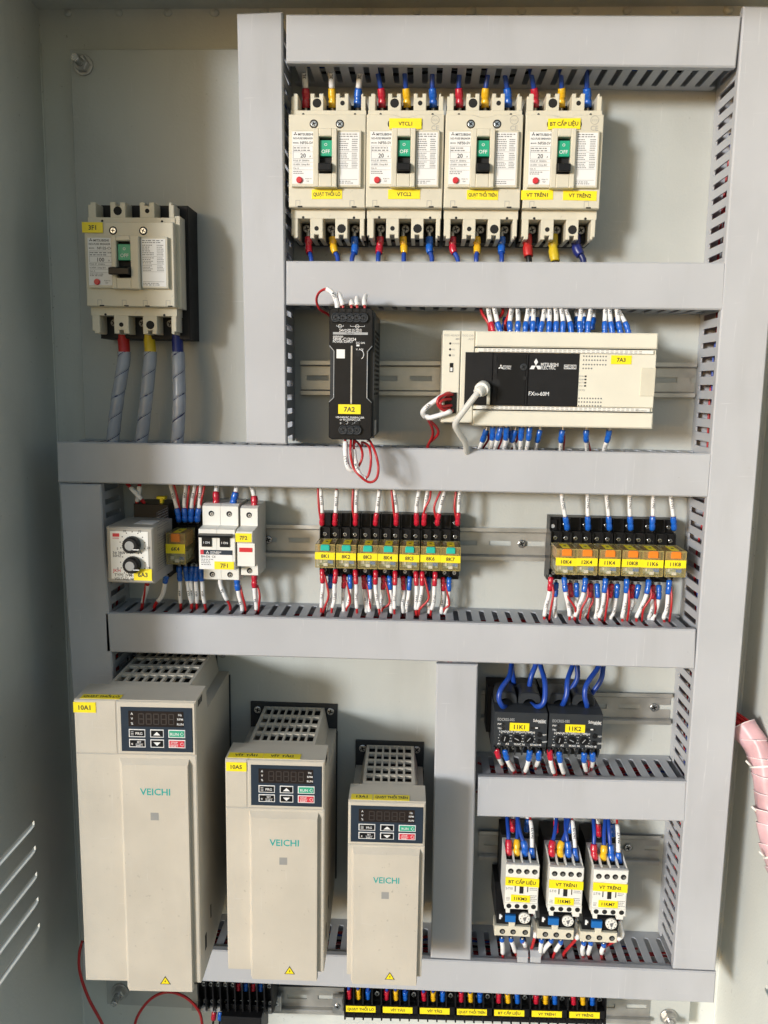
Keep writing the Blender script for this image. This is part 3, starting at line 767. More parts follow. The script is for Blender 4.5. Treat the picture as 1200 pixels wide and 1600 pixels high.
# ================================================================ small relays on sockets
def relay_socket(x0, w, zb, zt, parent, dz):
    """black screw socket with two tiers of terminals above and one below"""
    H = zt - zb
    s = MB('black').side([(5, 0), (5, H), (21, H), (21, H * .80), (30, H * .80), (30, H * .60), (38, H * .58), (38, H * .22), (28, H * .20), (28, H * .08), (20, H * .08), (20, 0)], x0 + .25, x0 + w - .25)
    so = s.build('socket', parent)
    m = MB('black')
    for q in (0, .5, .965):
        m.side([(21, H * .80), (21, H - .5), (25, H - .5), (26, H * .80)], x0 + .3 + q * (w - 1.4), x0 + 1.1 + q * (w - 1.4))
        m.side([(30, H * .60), (30, H * .80), (34, H * .79), (35, H * .60)], x0 + .3 + q * (w - 1.4), x0 + 1.1 + q * (w - 1.4))
        m.side([(28, H * .20), (28, H * .06), (32, H * .06), (34, H * .20)], x0 + .3 + q * (w - 1.4), x0 + 1.1 + q * (w - 1.4))
    m.build('terminal_barrier', so)['kind'] = 'stuff'
    for q in (.26, .75):
        screw_on(so, x0 + w * q, H * .69, 30.6, 2.4, random.uniform(0, 1.5), 'screw', 'terminal_screw')
        screw_on(so, x0 + w * q, H * .13, 28.6, 2.2, random.uniform(0, 1.5), 'zinc', 'terminal_screw')
    screw_on(so, x0 + w * .75, H * .88, 21.6, 2.4, random.uniform(0, 1.5), 'screw', 'terminal_screw')
    return so
def relay(label, px0, px1, pyt, pyb, spt, spb, tagtext, btn, group, D=70):
    xl, xr, zb, zt = ext(px0, pyt, px1, pyb, D); W, H = xr - xl, zt - zb
    c = (xl + xr) / 2
    cs = at((px0 + px1) / 2, spb, 25)[2]; ct = at((px0 + px1) / 2, spt, 22)[2]
    bx = at((px0 + px1) / 2 + 1.0, (pyt + pyb) / 2, D)[0]
    t = thing('plug_in_relay', label, 'relay', (c, 0, cs), group)
    so = relay_socket(-W / 2 - .4, W + .9, 0, ct - cs, t, 0)
    z0 = zb - cs; z1 = zt - cs; h = W / 2 - .35
    # inside: coil and contact block, seen through the clear cover
    MB('relay_copper').box(-h + 1.5, h - 1.5, 38, D - 5, z0 + H * .52, z1 - 1.2).build('contact_block', t)
    MB('relay_core').box(-h + 2.2, h - 2.2, 38, D - 6, z0 + 1.5, z0 + H * .34).build('coil', t)
    k = MB('white_plastic').box(-2, 2, D - 6, D - 2.5, z0 + 1.2, z0 + 4.2).box(-h + 2.6, -h + 6, D - 6, D - 4.5, z0 + 4, z0 + 7).mat('blue_button').box(2.2, h - 2.5, D - 6, D - 4.5, z0 + 3.5, z0 + 6.5); k.build('armature', t)
    MB('amber_clear').box(-h, h, 37, D, z0, z1, .8).build('clear_cover', t)
    e = MB('amber_edge')
    e.box(-h - .1, h + .1, D - 1, D + .15, z1 - .9, z1 + .1).box(-h - .1, -h + .6, D - 1, D + .15, z0, z1 - .9).box(h - .6, h + .1, D - 1, D + .15, z0, z1 - .9).box(-h + .6, h - .6, D - 1, D + .15, z0 - .1, z0 + .7)
    e.box(-h - .1, -h + .5, 37, D - 1, z1 - .5, z1 + .1).box(h - .5, h + .1, 37, D - 1, z1 - .5, z1 + .1); e.build('cover_rim', t)
    MB('tape').box(-h * .38, h * .38, 45, D - 4, z1 + .15, z1 + .3).mat('ink').box(-1.2, 1.2, 54, 58, z1 + .3, z1 + .4).build('rating_label', t)
    MB(btn).prism([(-h * .46, z1 - H * .27), (h * .46, z1 - H * .27), (h * .46, z1 - 1.5), (h * .36, z1 - .2), (-h * .36, z1 - .2), (-h * .46, z1 - 1.5)], D - 2, D + 1.6, .6).build('test_button', t)
    k = MB('hole')
    for q in range(5): k.disc((q - 2) * W * .17, z1 - H * .36, D + .2, .7, 8)
    k.build('hole', t)
    tape(t, -W / 2 - .1, W / 2 - .4, z0 + H * .35, z0 + H * .655, D + .2, tagtext, 5.2, skew=random.uniform(-.25, .45))
    t.rotation_euler = (0, math.radians(random.uniform(-.35, .5)), math.radians(random.uniform(-.8, .8)))
    return t
G8 = 'relays 8K1 to 8K7 in a row'; G10 = 'relays with orange buttons on the right'
for k in range(7):
    x = 492.3 + 32.85 * k; y = 851 + k * .75
    relay(f'amber plug-in relay with teal button and yellow tag 8K{k + 1}', x, x + 31.6, y - .5, y + 36 + k * .1, 801 + k * .7, 902 + k * .8, f'8K{k + 1}', 'teal_button', G8)
for k, s in enumerate(('10K4', '12K4', '11K4', '10K8', '11K6', '11K8')):
    x = 867 + 34.5 * k; y = 857.5 + k * .85
    relay(f'amber plug-in relay with orange button and yellow tag {s}', x, x + 33.6, y, y + 40, 808 + k * .9, 907 + k * 1., s, 'orange_button', G10)
relay('single amber relay tagged 6K4 between the round dial timer and white breaker', 260.5, 291, 833.5, 881.5, 800, 892, '6K4', 'orange_button', None, 72)
p0 = at(858, 815, 20); p1 = at(866, 905, 20)
ec = thing('end_clip', 'black end clip at the left of relay 10K4', 'clip', (p0[0], 0, p1[2]))
MB('black').box(0, 8, 5, 24, 0, p0[2] - p1[2] + 3, .5).mat('grey_ink').disc(3.4, p0[2] - p1[2] - 4, 24.2, 2).build('body', ec)

# ================================================================ voltage monitoring relay 6A3
D = 104
xl, xr, zb, zt = ext(167, 824, 240, 911, D); W, H = xr - xl, zt - zb
vm = thing('voltage_relay', 'grey box relay with two round dials and yellow tag 6A3', 'relay', (xl, 0, zb))
MB('grey_box').box(0, W, 44, D, 0, H, 1.6).build('body', vm)
MB('black').box(6, W - 4, 8, 43.8, -8, H + 14, .5).build('socket', vm)
fp = MB('white_plastic').box(4, W - 5, D, D + .4, 4, H - 4).build('front_plate', vm)
k = MB('ink')
dials = ((W * .56, H * .70), (W * .555, H * .34))
for i, (x, z) in enumerate(dials):
    for q in range(11):
        a = math.radians(225 - 27 * q); k.quad(x + 12.2 * math.cos(a) - .5, x + 12.2 * math.cos(a) + .5, z + 12.2 * math.sin(a) - .5, z + 12.2 * math.sin(a) + .5, D + .5)
    for s, a in ((('5', 198), ('10', 118), ('15', 62), ('20', -12)), (('5', 198), ('10', 118), ('15', 62), ('20', -12)))[i]:
        k.text(s, x + 15.6 * math.cos(math.radians(a)), z + 14.5 * math.sin(math.radians(a)), D + .5, 3.2)
k.text('3∅ 380V', 6, H * .545, D + .5, 3.6, 'l').text('50HZ', 6, H * .49, D + .5, 3.6, 'l').text('TYPE: JVM-2', 7, H * .145, D + .5, 4.0, 'l').text('VOLTAGE. NO', 7, H * .075, D + .5, 4.0, 'l', wmax=W * .45)
k.mat('red_button').text('JKH', 5.5, H * .225, D + .5, 4.6, 'l').box(6.5, 13, D + .4, D + .8, H * .83, H * .89).text('POWER', 6.5, H * .80, D + .5, 1.8, 'l')
k.build('lettering', fp)
for x, z in dials:
    kn = MB('black').lathe(x, z, [(8.2, D + .4), (8.2, D + 3), (7.4, D + 8), (6.8, D + 8.6)], 24).build('dial', vm)
    g = MB('black')
    for q in range(24):
        a = 2 * math.pi * q / 24; g.tube([(x + 8.1 * math.cos(a), D + 1.5, z + 8.1 * math.sin(a)), (x + 7.4 * math.cos(a), D + 7.8, z + 7.4 * math.sin(a))], .5, 4)
    g.build('grip', kn)
    MB('hatch_grey').lathe(x, z, [(4.6, D + 8.4), (4.6, D + 9.0), (4.2, D + 9.2)], 24).build('dial_cap', kn)
    MB('white_ink').box(x + 3, x + 9, D + 8.7, D + 9.0, z - 4.0, z - 3.2).build('pointer', kn)
tape(vm, W * .57, W - 2, 3, 14.5, D + .5, '6A3', 6)
k = MB('ink_grey')
k.add([(W + .2, 52, 10), (W + .2, 96, 10), (W + .2, 96, 10.5), (W + .2, 52, 10.5)], [(0, 1, 2, 3)])
rn = random.Random(3)
def sideq(d0, d1, z0, z1): k.add([(W + .2, d0, z0), (W + .2, d1, z0), (W + .2, d1, z1), (W + .2, d0, z1)], [(0, 1, 2, 3)])
for a, b in ((12, 32), (34, 46), (50, 68)):
    sideq(56, 92, a, a + .4); sideq(56, 92, b - .4, b); sideq(56, 56.6, a, b); sideq(91.4, 92, a, b)
    z = a + 2
    while z < b - 2:
        d = 58
        while d < 88: w = rn.uniform(2, 6); sideq(d, d + w * .8, z, z + .9); d += w
        z += 2.6
k.build('side_print', vm)
MB('tape').box(W * .66, W * .74, 30, 34, H + 4, H + 20, .4).box(W * .60, W * .80, 28, 36, H + 18, H + 21, .4).build('clip_tab', vm)
MB('white_label').box(W * .44, W * .86, 62, 84, H + .02, H + .2).build('top_label', vm)

# ================================================================ rail mounted breaker 7F1 and fuse holder 7F2
def mcb(label, px0, px1, pyt, pyb, poles, kind, tagtext, D=66):
    xl, xr, zb, zt = ext(px0, pyt, px1, pyb, D); W, H = xr - xl, zt - zb
    t = thing('miniature_breaker' if kind == 'b' else 'fuse_holder', label, 'circuit breaker' if kind == 'b' else 'fuse holder', (xl, 0, zb))
    w = W / poles; D0 = D - 18
    for p in range(poles):
        b = MB('white_plastic').side([(6, 0), (6, H), (44, H), (D0 + 2, H - 2), (D0 + 2, H * .73), (D, H * .71), (D, H * .20), (D0 + 2, H * .18), (D0 + 2, 2), (44, 0)], p * w + .15, (p + 1) * w - .15)
        po = b.build('pole_housing', t)
        for z in (H * .88, H * .09):
            MB('hole').disc(p * w + w / 2, z, D0 + 2.3, 2.9).build('terminal_hole', po)
            screw_on(po, p * w + w / 2 + .6, z - .5, D0 + 2.5, 1.9, .5, 'zinc', 'terminal_screw')
    if kind == 'b':
        for p in range(poles):
            MB('black').box(p * w + w * .18, p * w + w * .72, D, D + 1, H * .49, H * .62).mat('white_ink').text('I ON', p * w + w * .45, H * .545, D + 1.15, 3.2).build('toggle_window', t)
        MB('black').side([(D, H * .615), (D, H * .66), (D + 8, H * .65), (D + 9, H * .635), (D + 8, H * .622)], 1.2, W - 2).build('toggle_bar', t)
        k = MB('white_label').box(1.6, W - 2.5, D, D + .25, H * .205, H * .45)
        k.mat('slate').box(1.6, W - 2.5, D + .25, D + .4, H * .39, H * .45).mat('red_key').box(1.6, 5, D + .4, D + .5, H * .39, H * .45)
        k.mat('white_ink'); tri(k, 9, H * .417, D + .55, 2.0).text('MITSUBISHI', 12, H * .425, D + .55, 2.2, 'l').text('ELECTRIC', 12, H * .405, D + .55, 2.2, 'l')
        k.mat('ink').text('BH-D6  C6', 2.5, H * .365, D + .4, 3.2, 'l').mat('ink_grey'); scrawl(k, 2.5, W * .42, H * .25, H * .34, D + .4, 4, random.Random(5)); k.build('rating_label', t)
        tape(t, W * .43, W * .97, H * .205, H * .305, D + .45, tagtext, 6)
    else:
        MB('white_plastic').side([(D, H * .52), (D, H * .71), (D + 7, H * .70), (D + 8, H * .68), (D + 8, H * .56)], .8, W - .8).build('pull_lever', t)
        MB('red_button').box(2.2, W - 2.5, D, D + .5, H * .40, H * .46).build('red_stripe', t)
        tape(t, .3, W - 1.4, H * .56, H * .68, D + 8, tagtext, 5.4)
    return t
mcb('white two pole miniature breaker with black toggle bar and tag 7F1', 310.5, 367, 791.5, 914, 2, 'b', '7F1')
mcb('slim white fuse holder with red stripe and tag 7F2', 370.5, 398, 795, 907, 1, 'f', '7F2')
# ================================================================ frequency drives
def drive(label, box, D, cols, rows, split, tape1, tape2, yaw, seam_v, key_v, logo_v, wide, seed, group='beige frequency drives'):
    """box: front face (xl, xr, zb, zt); split: share of the width left of the key panel"""
    xl, xr, zb, zt = box; W, H = xr - xl, zt - zb
    t = thing('frequency_drive', label, 'drive', (xl, 0, zb), group)
    t.rotation_euler = (0, 0, math.radians(yaw))
    rnd = random.Random(seed)
    # body: side profile, vents on the top, tapered grille hump between two lower shoulders
    m = MB('vfd').side([(4, 22), (4, H - 26), (D * .70, H - 26), (D * .74, H - .6), (D - 2, H - .6), (D - .5, H - 2), (D - .5, 4), (D - 6, 2), (D - 60, 2)], 0, W)
    body = m.build('body', t)
    u0, u1 = W * .16, W * .86
    gz = H - 1.0
    for a, b, s in ((u0, u0 + 3, -1), (u1 - 3, u1, 1)):
        rail_m = MB('vfd')
        rail_m.add([(a, 6, H - 27), (b, 6, H - 27), (b, D * .745, H - 27), (a, D * .745, H - 27), (a - s * 0, 6, gz), (b, 6, gz), (b, D * .745, gz), (a, D * .745, gz)], [(0, 1, 2, 3), (4, 5, 6, 7), (0, 1, 5, 4), (1, 2, 6, 5), (2, 3, 7, 6), (3, 0, 4, 7)])
        o = a if s < 0 else b
        rail_m.add([(o, 6, gz), (o, D * .745, gz), (o + s * 5, D * .77, H - 26.2), (o + s * 5, 6, H - 26.2), (o, 6, H - 27), (o, D * .745, H - 27)], [(0, 1, 2, 3), (0, 3, 4), (1, 2, 5), (2, 3, 4, 5)])
        rail_m.build('grille_side', t)
    gr = MB('vfd').box(u0 + 3, u1 - 3, 6, 9, gz - 3, gz).build('grille', t)
    n = cols; gw = (u1 - u0 - 6); d0, d1 = 9, D * .70
    for k in range(n + 1):
        x = u0 + 3 + gw * k / n
        if 0 < k < n: MB('vfd').box(x - gw / n * .14, x + gw / n * .14, d0, d1, gz - 3.4, gz - .15).build('grille_bar', gr)
    for r in range(1, rows + 1):
        d = d0 + (d1 - d0) * r / rows
        MB('vfd').box(u0 + 3, u1 - 3, d - (d1 - d0) / rows * .12, d + (d1 - d0) / rows * .12 if r < rows else D * .755, gz - 3.2, gz).build('grille_bar', gr)
    MB('hole').box(u0 + 3, u1 - 3, 10, D * .70, gz - 15, gz - 14).build('grille_inside', gr)
    # mounting flange with two screws
    f = MB('charcoal').box(-1, W + 1, 0.1, 3.5, H - 30, H + 2.5, .4).build('mounting_flange', t)
    for x in (7, W - 7): screw_on(f, x, H - 6.5, 4.2, 4.4, rnd.uniform(0, 1.4))
    MB('charcoal').box(3, W + 1.5, 0.1, 6, 20, H - 30).build('heatsink_edge', t)
    # front: lower cover with raised panel, upper left blank, key panel
    sx = W * split; zs = H * (1 - seam_v)
    g = MB('ink_faint').box(-.1, W + .1, D - .5, D - .35, zs - .35, zs + .35)
    if split > .06: g.box(sx - .3, sx + .3, D - .5, D - .35, zs, H)
    g.build('seam', t)
    MB('vfd').box(.3, sx - .4, D - 2, D, zs + .4, H - 1.0, .8).build('blank_cover', t) if split > .06 else None
    lc = MB('vfd').box(.3, W - .3, D - 2, D, 5, zs - .4, .5).build('lower_cover', t)
    r0 = sx + 1.2 if split > .06 else W * .055; r1 = W * .94
    rz = zs - H * .012
    MB('vfd').loft([[(r0, D, -1.5), (r1, D, -1.5), (r1, D, rz), (r0, D, rz)], [(r0 + W * .03, D + 4.5, -2.5), (r1 - .8, D + 4.5, -2.5), (r1 - .8, D + 4.5, rz - 5), (r0 + W * .03, D + 4.5, rz - 5)]]).build('raised_panel', lc)
    kx0, kx1 = sx, W - .3
    kp = MB('vfd').box(kx0 + .4, kx1, D - 2, D + .6, zs + .5, H - 1.4 - (H * .0), .9).build('key_frame', t)
    bx0, bx1, bz0, bz1 = kx0 + W * .035, kx1 - W * .025, zs + 3.5, H * (1 - key_v)
    kb = MB('slate').box(bx0, bx1, D + .6, D + 1.4, bz0, bz1, .3).build('key_panel', t)
    w, h = bx1 - bx0, bz1 - bz0; X = lambda u: bx0 + u * w; Z = lambda v: bz1 - v * h
    dp = MB('display').box(X(.11), X(.88), D + 1.4, D + 1.8, Z(.43), Z(.08), .15).build('display', kb)
    sg = MB('segment')
    for q in range(5):
        cx = X(.29 + q * .105); sw, sh = w * .034, h * .115; cz = Z(.255); th = h * .012
        for (a, b, c, e) in ((-sw, sw, sh - th, sh + th), (-sw, sw, -th, th), (-sw, sw, -sh - th, -sh + th), (-sw - th, -sw + th, 0, sh), (sw - th, sw + th, 0, sh), (-sw - th, -sw + th, -sh, 0), (sw - th, sw + th, -sh, 0)):
            sg.quad(cx + a, cx + b, cz + c, cz + e, D + 1.95)
    sg.build('digit_segments', dp)
    k = MB('white_ink')
    for v, s in ((.14, 'A'), (.25, 'V'), (.36, '%')): k.text(s, X(.16), Z(v), D + 1.95, h * .075)
    for v, s in ((.15, 'Hz'), (.25, 'RPM'), (.36, 'RUN')): k.text(s, X(.835), Z(v), D + 1.95, h * .07)
    k.build('lettering', dp)
    btns = [(.11, .34, .49, .67, 'black', '≡ PRG'), (.41, .60, .49, .67, 'black', '▲'), (.665, .90, .49, .67, 'green_key', 'RUN ◇'), (.11, .34, .715, .90, 'black', '« SET'), (.41, .60, .715, .90, 'black', '▼'), (.665, .90, .715, .90, 'red_key', 'STOP')]
    for a, b, c, e, m_, s in btns:
        bt = MB('white_ink').box(X(a), X(b), D + 1.4, D + 1.75, Z(e), Z(c), .1).mat(m_).box(X(a + .012), X(b - .012), D + 1.75, D + 2.3, Z(e - .02), Z(c + .02), .25).build('key', kb)
        k = MB('white_ink'); xc, zc = (X(a) + X(b)) / 2, (Z(c) + Z(e)) / 2
        if s == '▲': k.add([(xc - w * .05, D + 2.4, zc - h * .035), (xc + w * .05, D + 2.4, zc - h * .035), (xc, D + 2.4, zc + h * .045)], [(0, 1, 2)])
        elif s == '▼': k.add([(xc - w * .05, D + 2.4, zc + h * .035), (xc + w * .05, D + 2.4, zc + h * .035), (xc, D + 2.4, zc - h * .045)], [(0, 1, 2)])
        elif s == 'STOP': k.text('STOP', xc - w * .035, zc + h * .038, D + 2.4, h * .062).text('RESET', xc - w * .035, zc - h * .04, D + 2.4, h * .062).quad(xc - w * .09, xc + w * .02, zc - .12, zc + .12, D + 2.4).tube([(xc + w * .075 + 1.5 * math.cos(q * .5236), D + 2.4, zc + 1.5 * math.sin(q * .5236)) for q in range(13)], .2, 4)
        elif s == '« SET': k.text('«', xc - w * .07, zc, D + 2.4, h * .09).text('SET', xc + w * .03, zc + h * .038, D + 2.4, h * .062).text('SHIFT', xc + w * .03, zc - h * .04, D + 2.4, h * .062).quad(xc - w * .02, xc + w * .085, zc - .1, zc + .1, D + 2.4)
        elif s == 'RUN ◇':
            k.text('RUN', xc - w * .03, zc, D + 2.4, h * .09); q = xc + w * .075
            k.tube([(q - 1.7, D + 2.4, zc), (q, D + 2.4, zc + 1.7), (q + 1.7, D + 2.4, zc), (q, D + 2.4, zc - 1.7), (q - 1.7, D + 2.4, zc)], .25, 4)
        else:
            k.text('PRG', xc + w * .03, zc, D + 2.4, h * .085)
            for q in (-1, 0, 1): k.quad(xc - w * .085, xc - w * .045, zc + q * h * .035 - .2, zc + q * h * .035 + .2, D + 2.4)
        k.build('lettering', bt)
    xc = (r0 + r1) / 2
    zl = H * (1 - logo_v)
    MB('teal').text('VEICHI', xc + W * .01, zl, D + 4.65, wide * 1.05, wmax=W * .34).build('brand_lettering', lc)
    MB('hatch_grey').box(xc - wide * .42, xc + wide * .42, D + 4.5, D + 4.62, zl - H * .085 - wide * .42, zl - H * .085 + wide * .42).build('blank_sticker', lc)
    tz = H * .018; s = wide * .78
    tr = MB('ink').prism([(xc - s * .75 + 6, tz), (xc + s * .75 + 6, tz), (xc + 6, tz + s * 1.25)], D + 4.5, D + 4.62)
    tr.mat('tape').prism([(xc - s * .58 + 6, tz + s * .1), (xc + s * .58 + 6, tz + s * .1), (xc + 6, tz + s * 1.06)], D + 4.62, D + 4.74)
    tr.mat('ink').add([(xc + 6 + p * s, D + 4.85, tz + q * s) for p, q in ((.08, .8), (-.14, .45), (.0, .47), (-.06, .2), (.14, .55), (.0, .53))], [(0, 1, 2, 5), (2, 3, 4, 5)]).build('warning_triangle', lc)
    for (a, b, zz, hh, s) in tape1: tape(t, W * a, W * b, H - 2 - zz - hh, H - 2 - zz, D + .2, s, hh * .62)
    for (a, b, s) in tape2:
        tp = MB('tape').box(W * a, W * b, D - 13, D - 2.5, H - .6, H - .3).build('name_sticker', t)
        vs, fs, p, q = text_geo(s, .022); sz = 6.0; sx_ = min(1, W * (b - a) * .9 / ((q - p) * sz))
        MB('ink').add([(W * (a + b) / 2 + (x - (p + q) / 2) * sz * sx_, D - 8 - (y - .36) * sz, H - .2) for x, y in vs], fs).build('lettering', tp)
    for q in range(3):
        MB('hole').side([(D - 12 - q * 6, H - 9), (D - 8 - q * 6, H - 9), (D - 10 - q * 6, H - 3), (D - 14 - q * 6, H - 3)], W + .02, W + .25).build('vent_slot', t)
    MB('hole').box(W, W + .25, D - 26, D - 20, 24, 40).build('side_catch', t)
    MB('hole').box(W, W + .25, D - 48, D - 45, 42, 56).build('side_catch', t)
    return t
drive('largest beige frequency drive at the left with sticker 10A1', ext(116, 1095, 299, 1541, 158), 158, 8, 4, .35, [(-.005, .18, 1, 10, '10A1')], [(.04, .37, 'QUẠT THỔI LÒ')], 2.0, .182, .022, .30, 9.0, 1)
drive('middle beige frequency drive with stickers 10A5 and two on top', ext(349.5, 1187, 501.5, 1523, 138), 138, 8, 4, .225, [(.01, .215, 2, 9, '10A5')], [(.02, .37, 'VÍT TẢI1'), (.375, .75, 'VÍT TẢI2')], 1.2, .222, .025, .365, 9.0, 2)
drive('smallest beige frequency drive beside the upright duct', ext(538.5, 1252, 657.5, 1531, 132), 132, 6, 5, .0, [], [(.03, .31, '13A1'), (.32, .79, 'QUẠT THỔI TRÊN')], 1.2, .242, .026, .42, 8.6, 3)

# ================================================================ overcurrent relays 11K1 and 11K2
def eocr(label, px0, px1, pyt, pyb, tagtext, tx):
    D = 78
    xl, xr, zb, zt = ext(px0, pyt, px1, pyb, D); W, H = xr - xl, zt - zb
    t = thing('overcurrent_relay', label, 'relay', (xl, 0, zb), 'charcoal overcurrent relays')
    X = lambda c: c / 460 * W
    Z = lambda c: H * (750 - c) / 308
    MB('charcoal').side([(9, -12), (9, H + 1), (D - 14, H + 1), (D, H - 1), (D, 3), (D - 2, 0), (D - 14, -2), (D - 14, -12)], 0, W).build('body', t)
    MB('black_matt').box(-4, W - 4, 7, 34, -4, at(px0, pyt - 42, 30)[2] - zb, .5).build('rail_base', t)
    for q in (0, 1):
        c = W * (.245 + .46 * q); rx = W * .222
        zc = at(px0 + 20, pyt - 12, 58)[2] - zb
        pol = lambda a, b, n=24: [(c + a * math.cos(2 * math.pi * i / n), zc + b * math.sin(2 * math.pi * i / n)) for i in range(n)]
        out = []
        for i in range(24):                       # squared off arch
            a = 2 * math.pi * i / 24; ca, sa = math.cos(a), math.sin(a); e = .55
            out.append((c + rx * math.copysign(abs(ca) ** e, ca), zc + 1 + 12 * math.copysign(abs(sa) ** e, sa)))
        i1 = pol(rx * .58, 6.2); f = 58
        m = MB('charcoal'); m.loft([[(x, 30, z) for x, z in out], [(x, f - 2, z) for x, z in out], [(c + (x - c) * .94, f, zc + 1 + (z - zc - 1) * .94) for x, z in out], [(x, f, z) for x, z in i1], [(x, f - 4, zc + (z - zc) * .9) for x, z in i1], [(x, 30, zc + (z - zc) * .9) for x, z in i1]], False, caps=False)
        m.build('current_loop', t)
        MB('hole').prism([(c + (x - c) * .97, zc + (z - zc) * .87) for x, z in i1], 30, 33).build('loop_inside', t)
    k = MB('grey_ink'); d = D + .15
    k.text('EOCRSS-05S', X(28), Z(512), d, 4.2, 'l', wmax=W * .32)
    k.mat('white_ink').text('Schneider', X(450), Z(512), d, 4.6, 'r', wmax=W * .245).text('Electric', X(450), Z(527), d, 2.6, 'r')
    k.text('PWR', X(30), Z(553), d, 2.6, 'l').text('TRIP', X(30), Z(590), d, 2.6, 'l')
    for c, s in ((95, 'LOAD(A)'), (200, 'D-TIME(s)'), (305, 'O-TIME(s)')): k.text(s, X(c), Z(615), d, 2.8)
    for c, s in ((45, 'A1'), (120, 'A2'), (190, '95'), (225, 'NC'), (262, '96'), (332, '97'), (368, 'NO'), (405, '98')): k.text(s, X(c), Z(722), d, 2.9)
    for c, e, s in ((400, 634, 'TEST'), (400, 694, 'RESET')): k.text(s, X(c + 18), Z(e), d, 2.2, 'l')
    for c in (95, 200, 305):
        for q in range(9):
            a = math.radians(210 - 30 * q); k.disc(X(c) + 6.2 * math.cos(a), Z(672) + 6.2 * math.sin(a), d + .02, .42, 6)
    k.build('lettering', t)
    for c in (95, 200, 305):
        dl = MB('black').lathe(X(c), Z(676), [(4.4, D), (4.4, D + 1.0), (4.0, D + 1.2)], 16).mat('grey_ink'); a = .6 + c
        ca, sa = math.cos(a), math.sin(a)
        dl.add([(X(c) + u * ca - v * sa, D + 1.35, Z(676) + u * sa + v * ca) for u, v in ((-2.4, -.4), (2.4, -.4), (2.4, .4), (-2.4, .4))], [(0, 1, 2, 3)])
        dl.build('dial', t)
    for c, e in ((80, 553), (80, 590)): MB('hole').disc(X(c), Z(e), D + .15, 2).build('lamp', t)
    for c, e in ((397, 630), (397, 692)): MB('black').lathe(X(c), Z(e), [(2.6, D), (2.6, D + 1.2), (2.2, D + 1.4)], 12).build('push_button', t)
    MB('hole').box(X(318), X(400), D, D + .2, Z(588), Z(568)).mat('white_ink').box(X(358), X(380), D + .2, D + .8, Z(580), Z(570)).build('selector_switch', t)
    tape(t, X(tx), X(tx + 170), Z(605), Z(538), D + .2, tagtext, 6.2)
    ts = MB('charcoal')
    for q in range(8):
        x = X(12 + q * 62); ts.side([(D - 16, -12), (D - 16, -1), (D - 1, -1), (D - 2, -4), (D - 8, -12)], x - .6, x + .6)
    ts.build('terminal_barrier', t)['kind'] = 'stuff'
    for q in range(6):
        x = X(43 + q * 71)
        screw_on(t, x, -3.2, D - 7, 2.6, q, 'screw', 'terminal_screw')
    return t
eocr('charcoal overcurrent relay with yellow tag 11K1', 772, 854.5, 1112, 1168, '11K1', 135)
eocr('charcoal overcurrent relay with yellow tag 11K2', 857.5, 941, 1114.5, 1170.5, '11K2', 140)

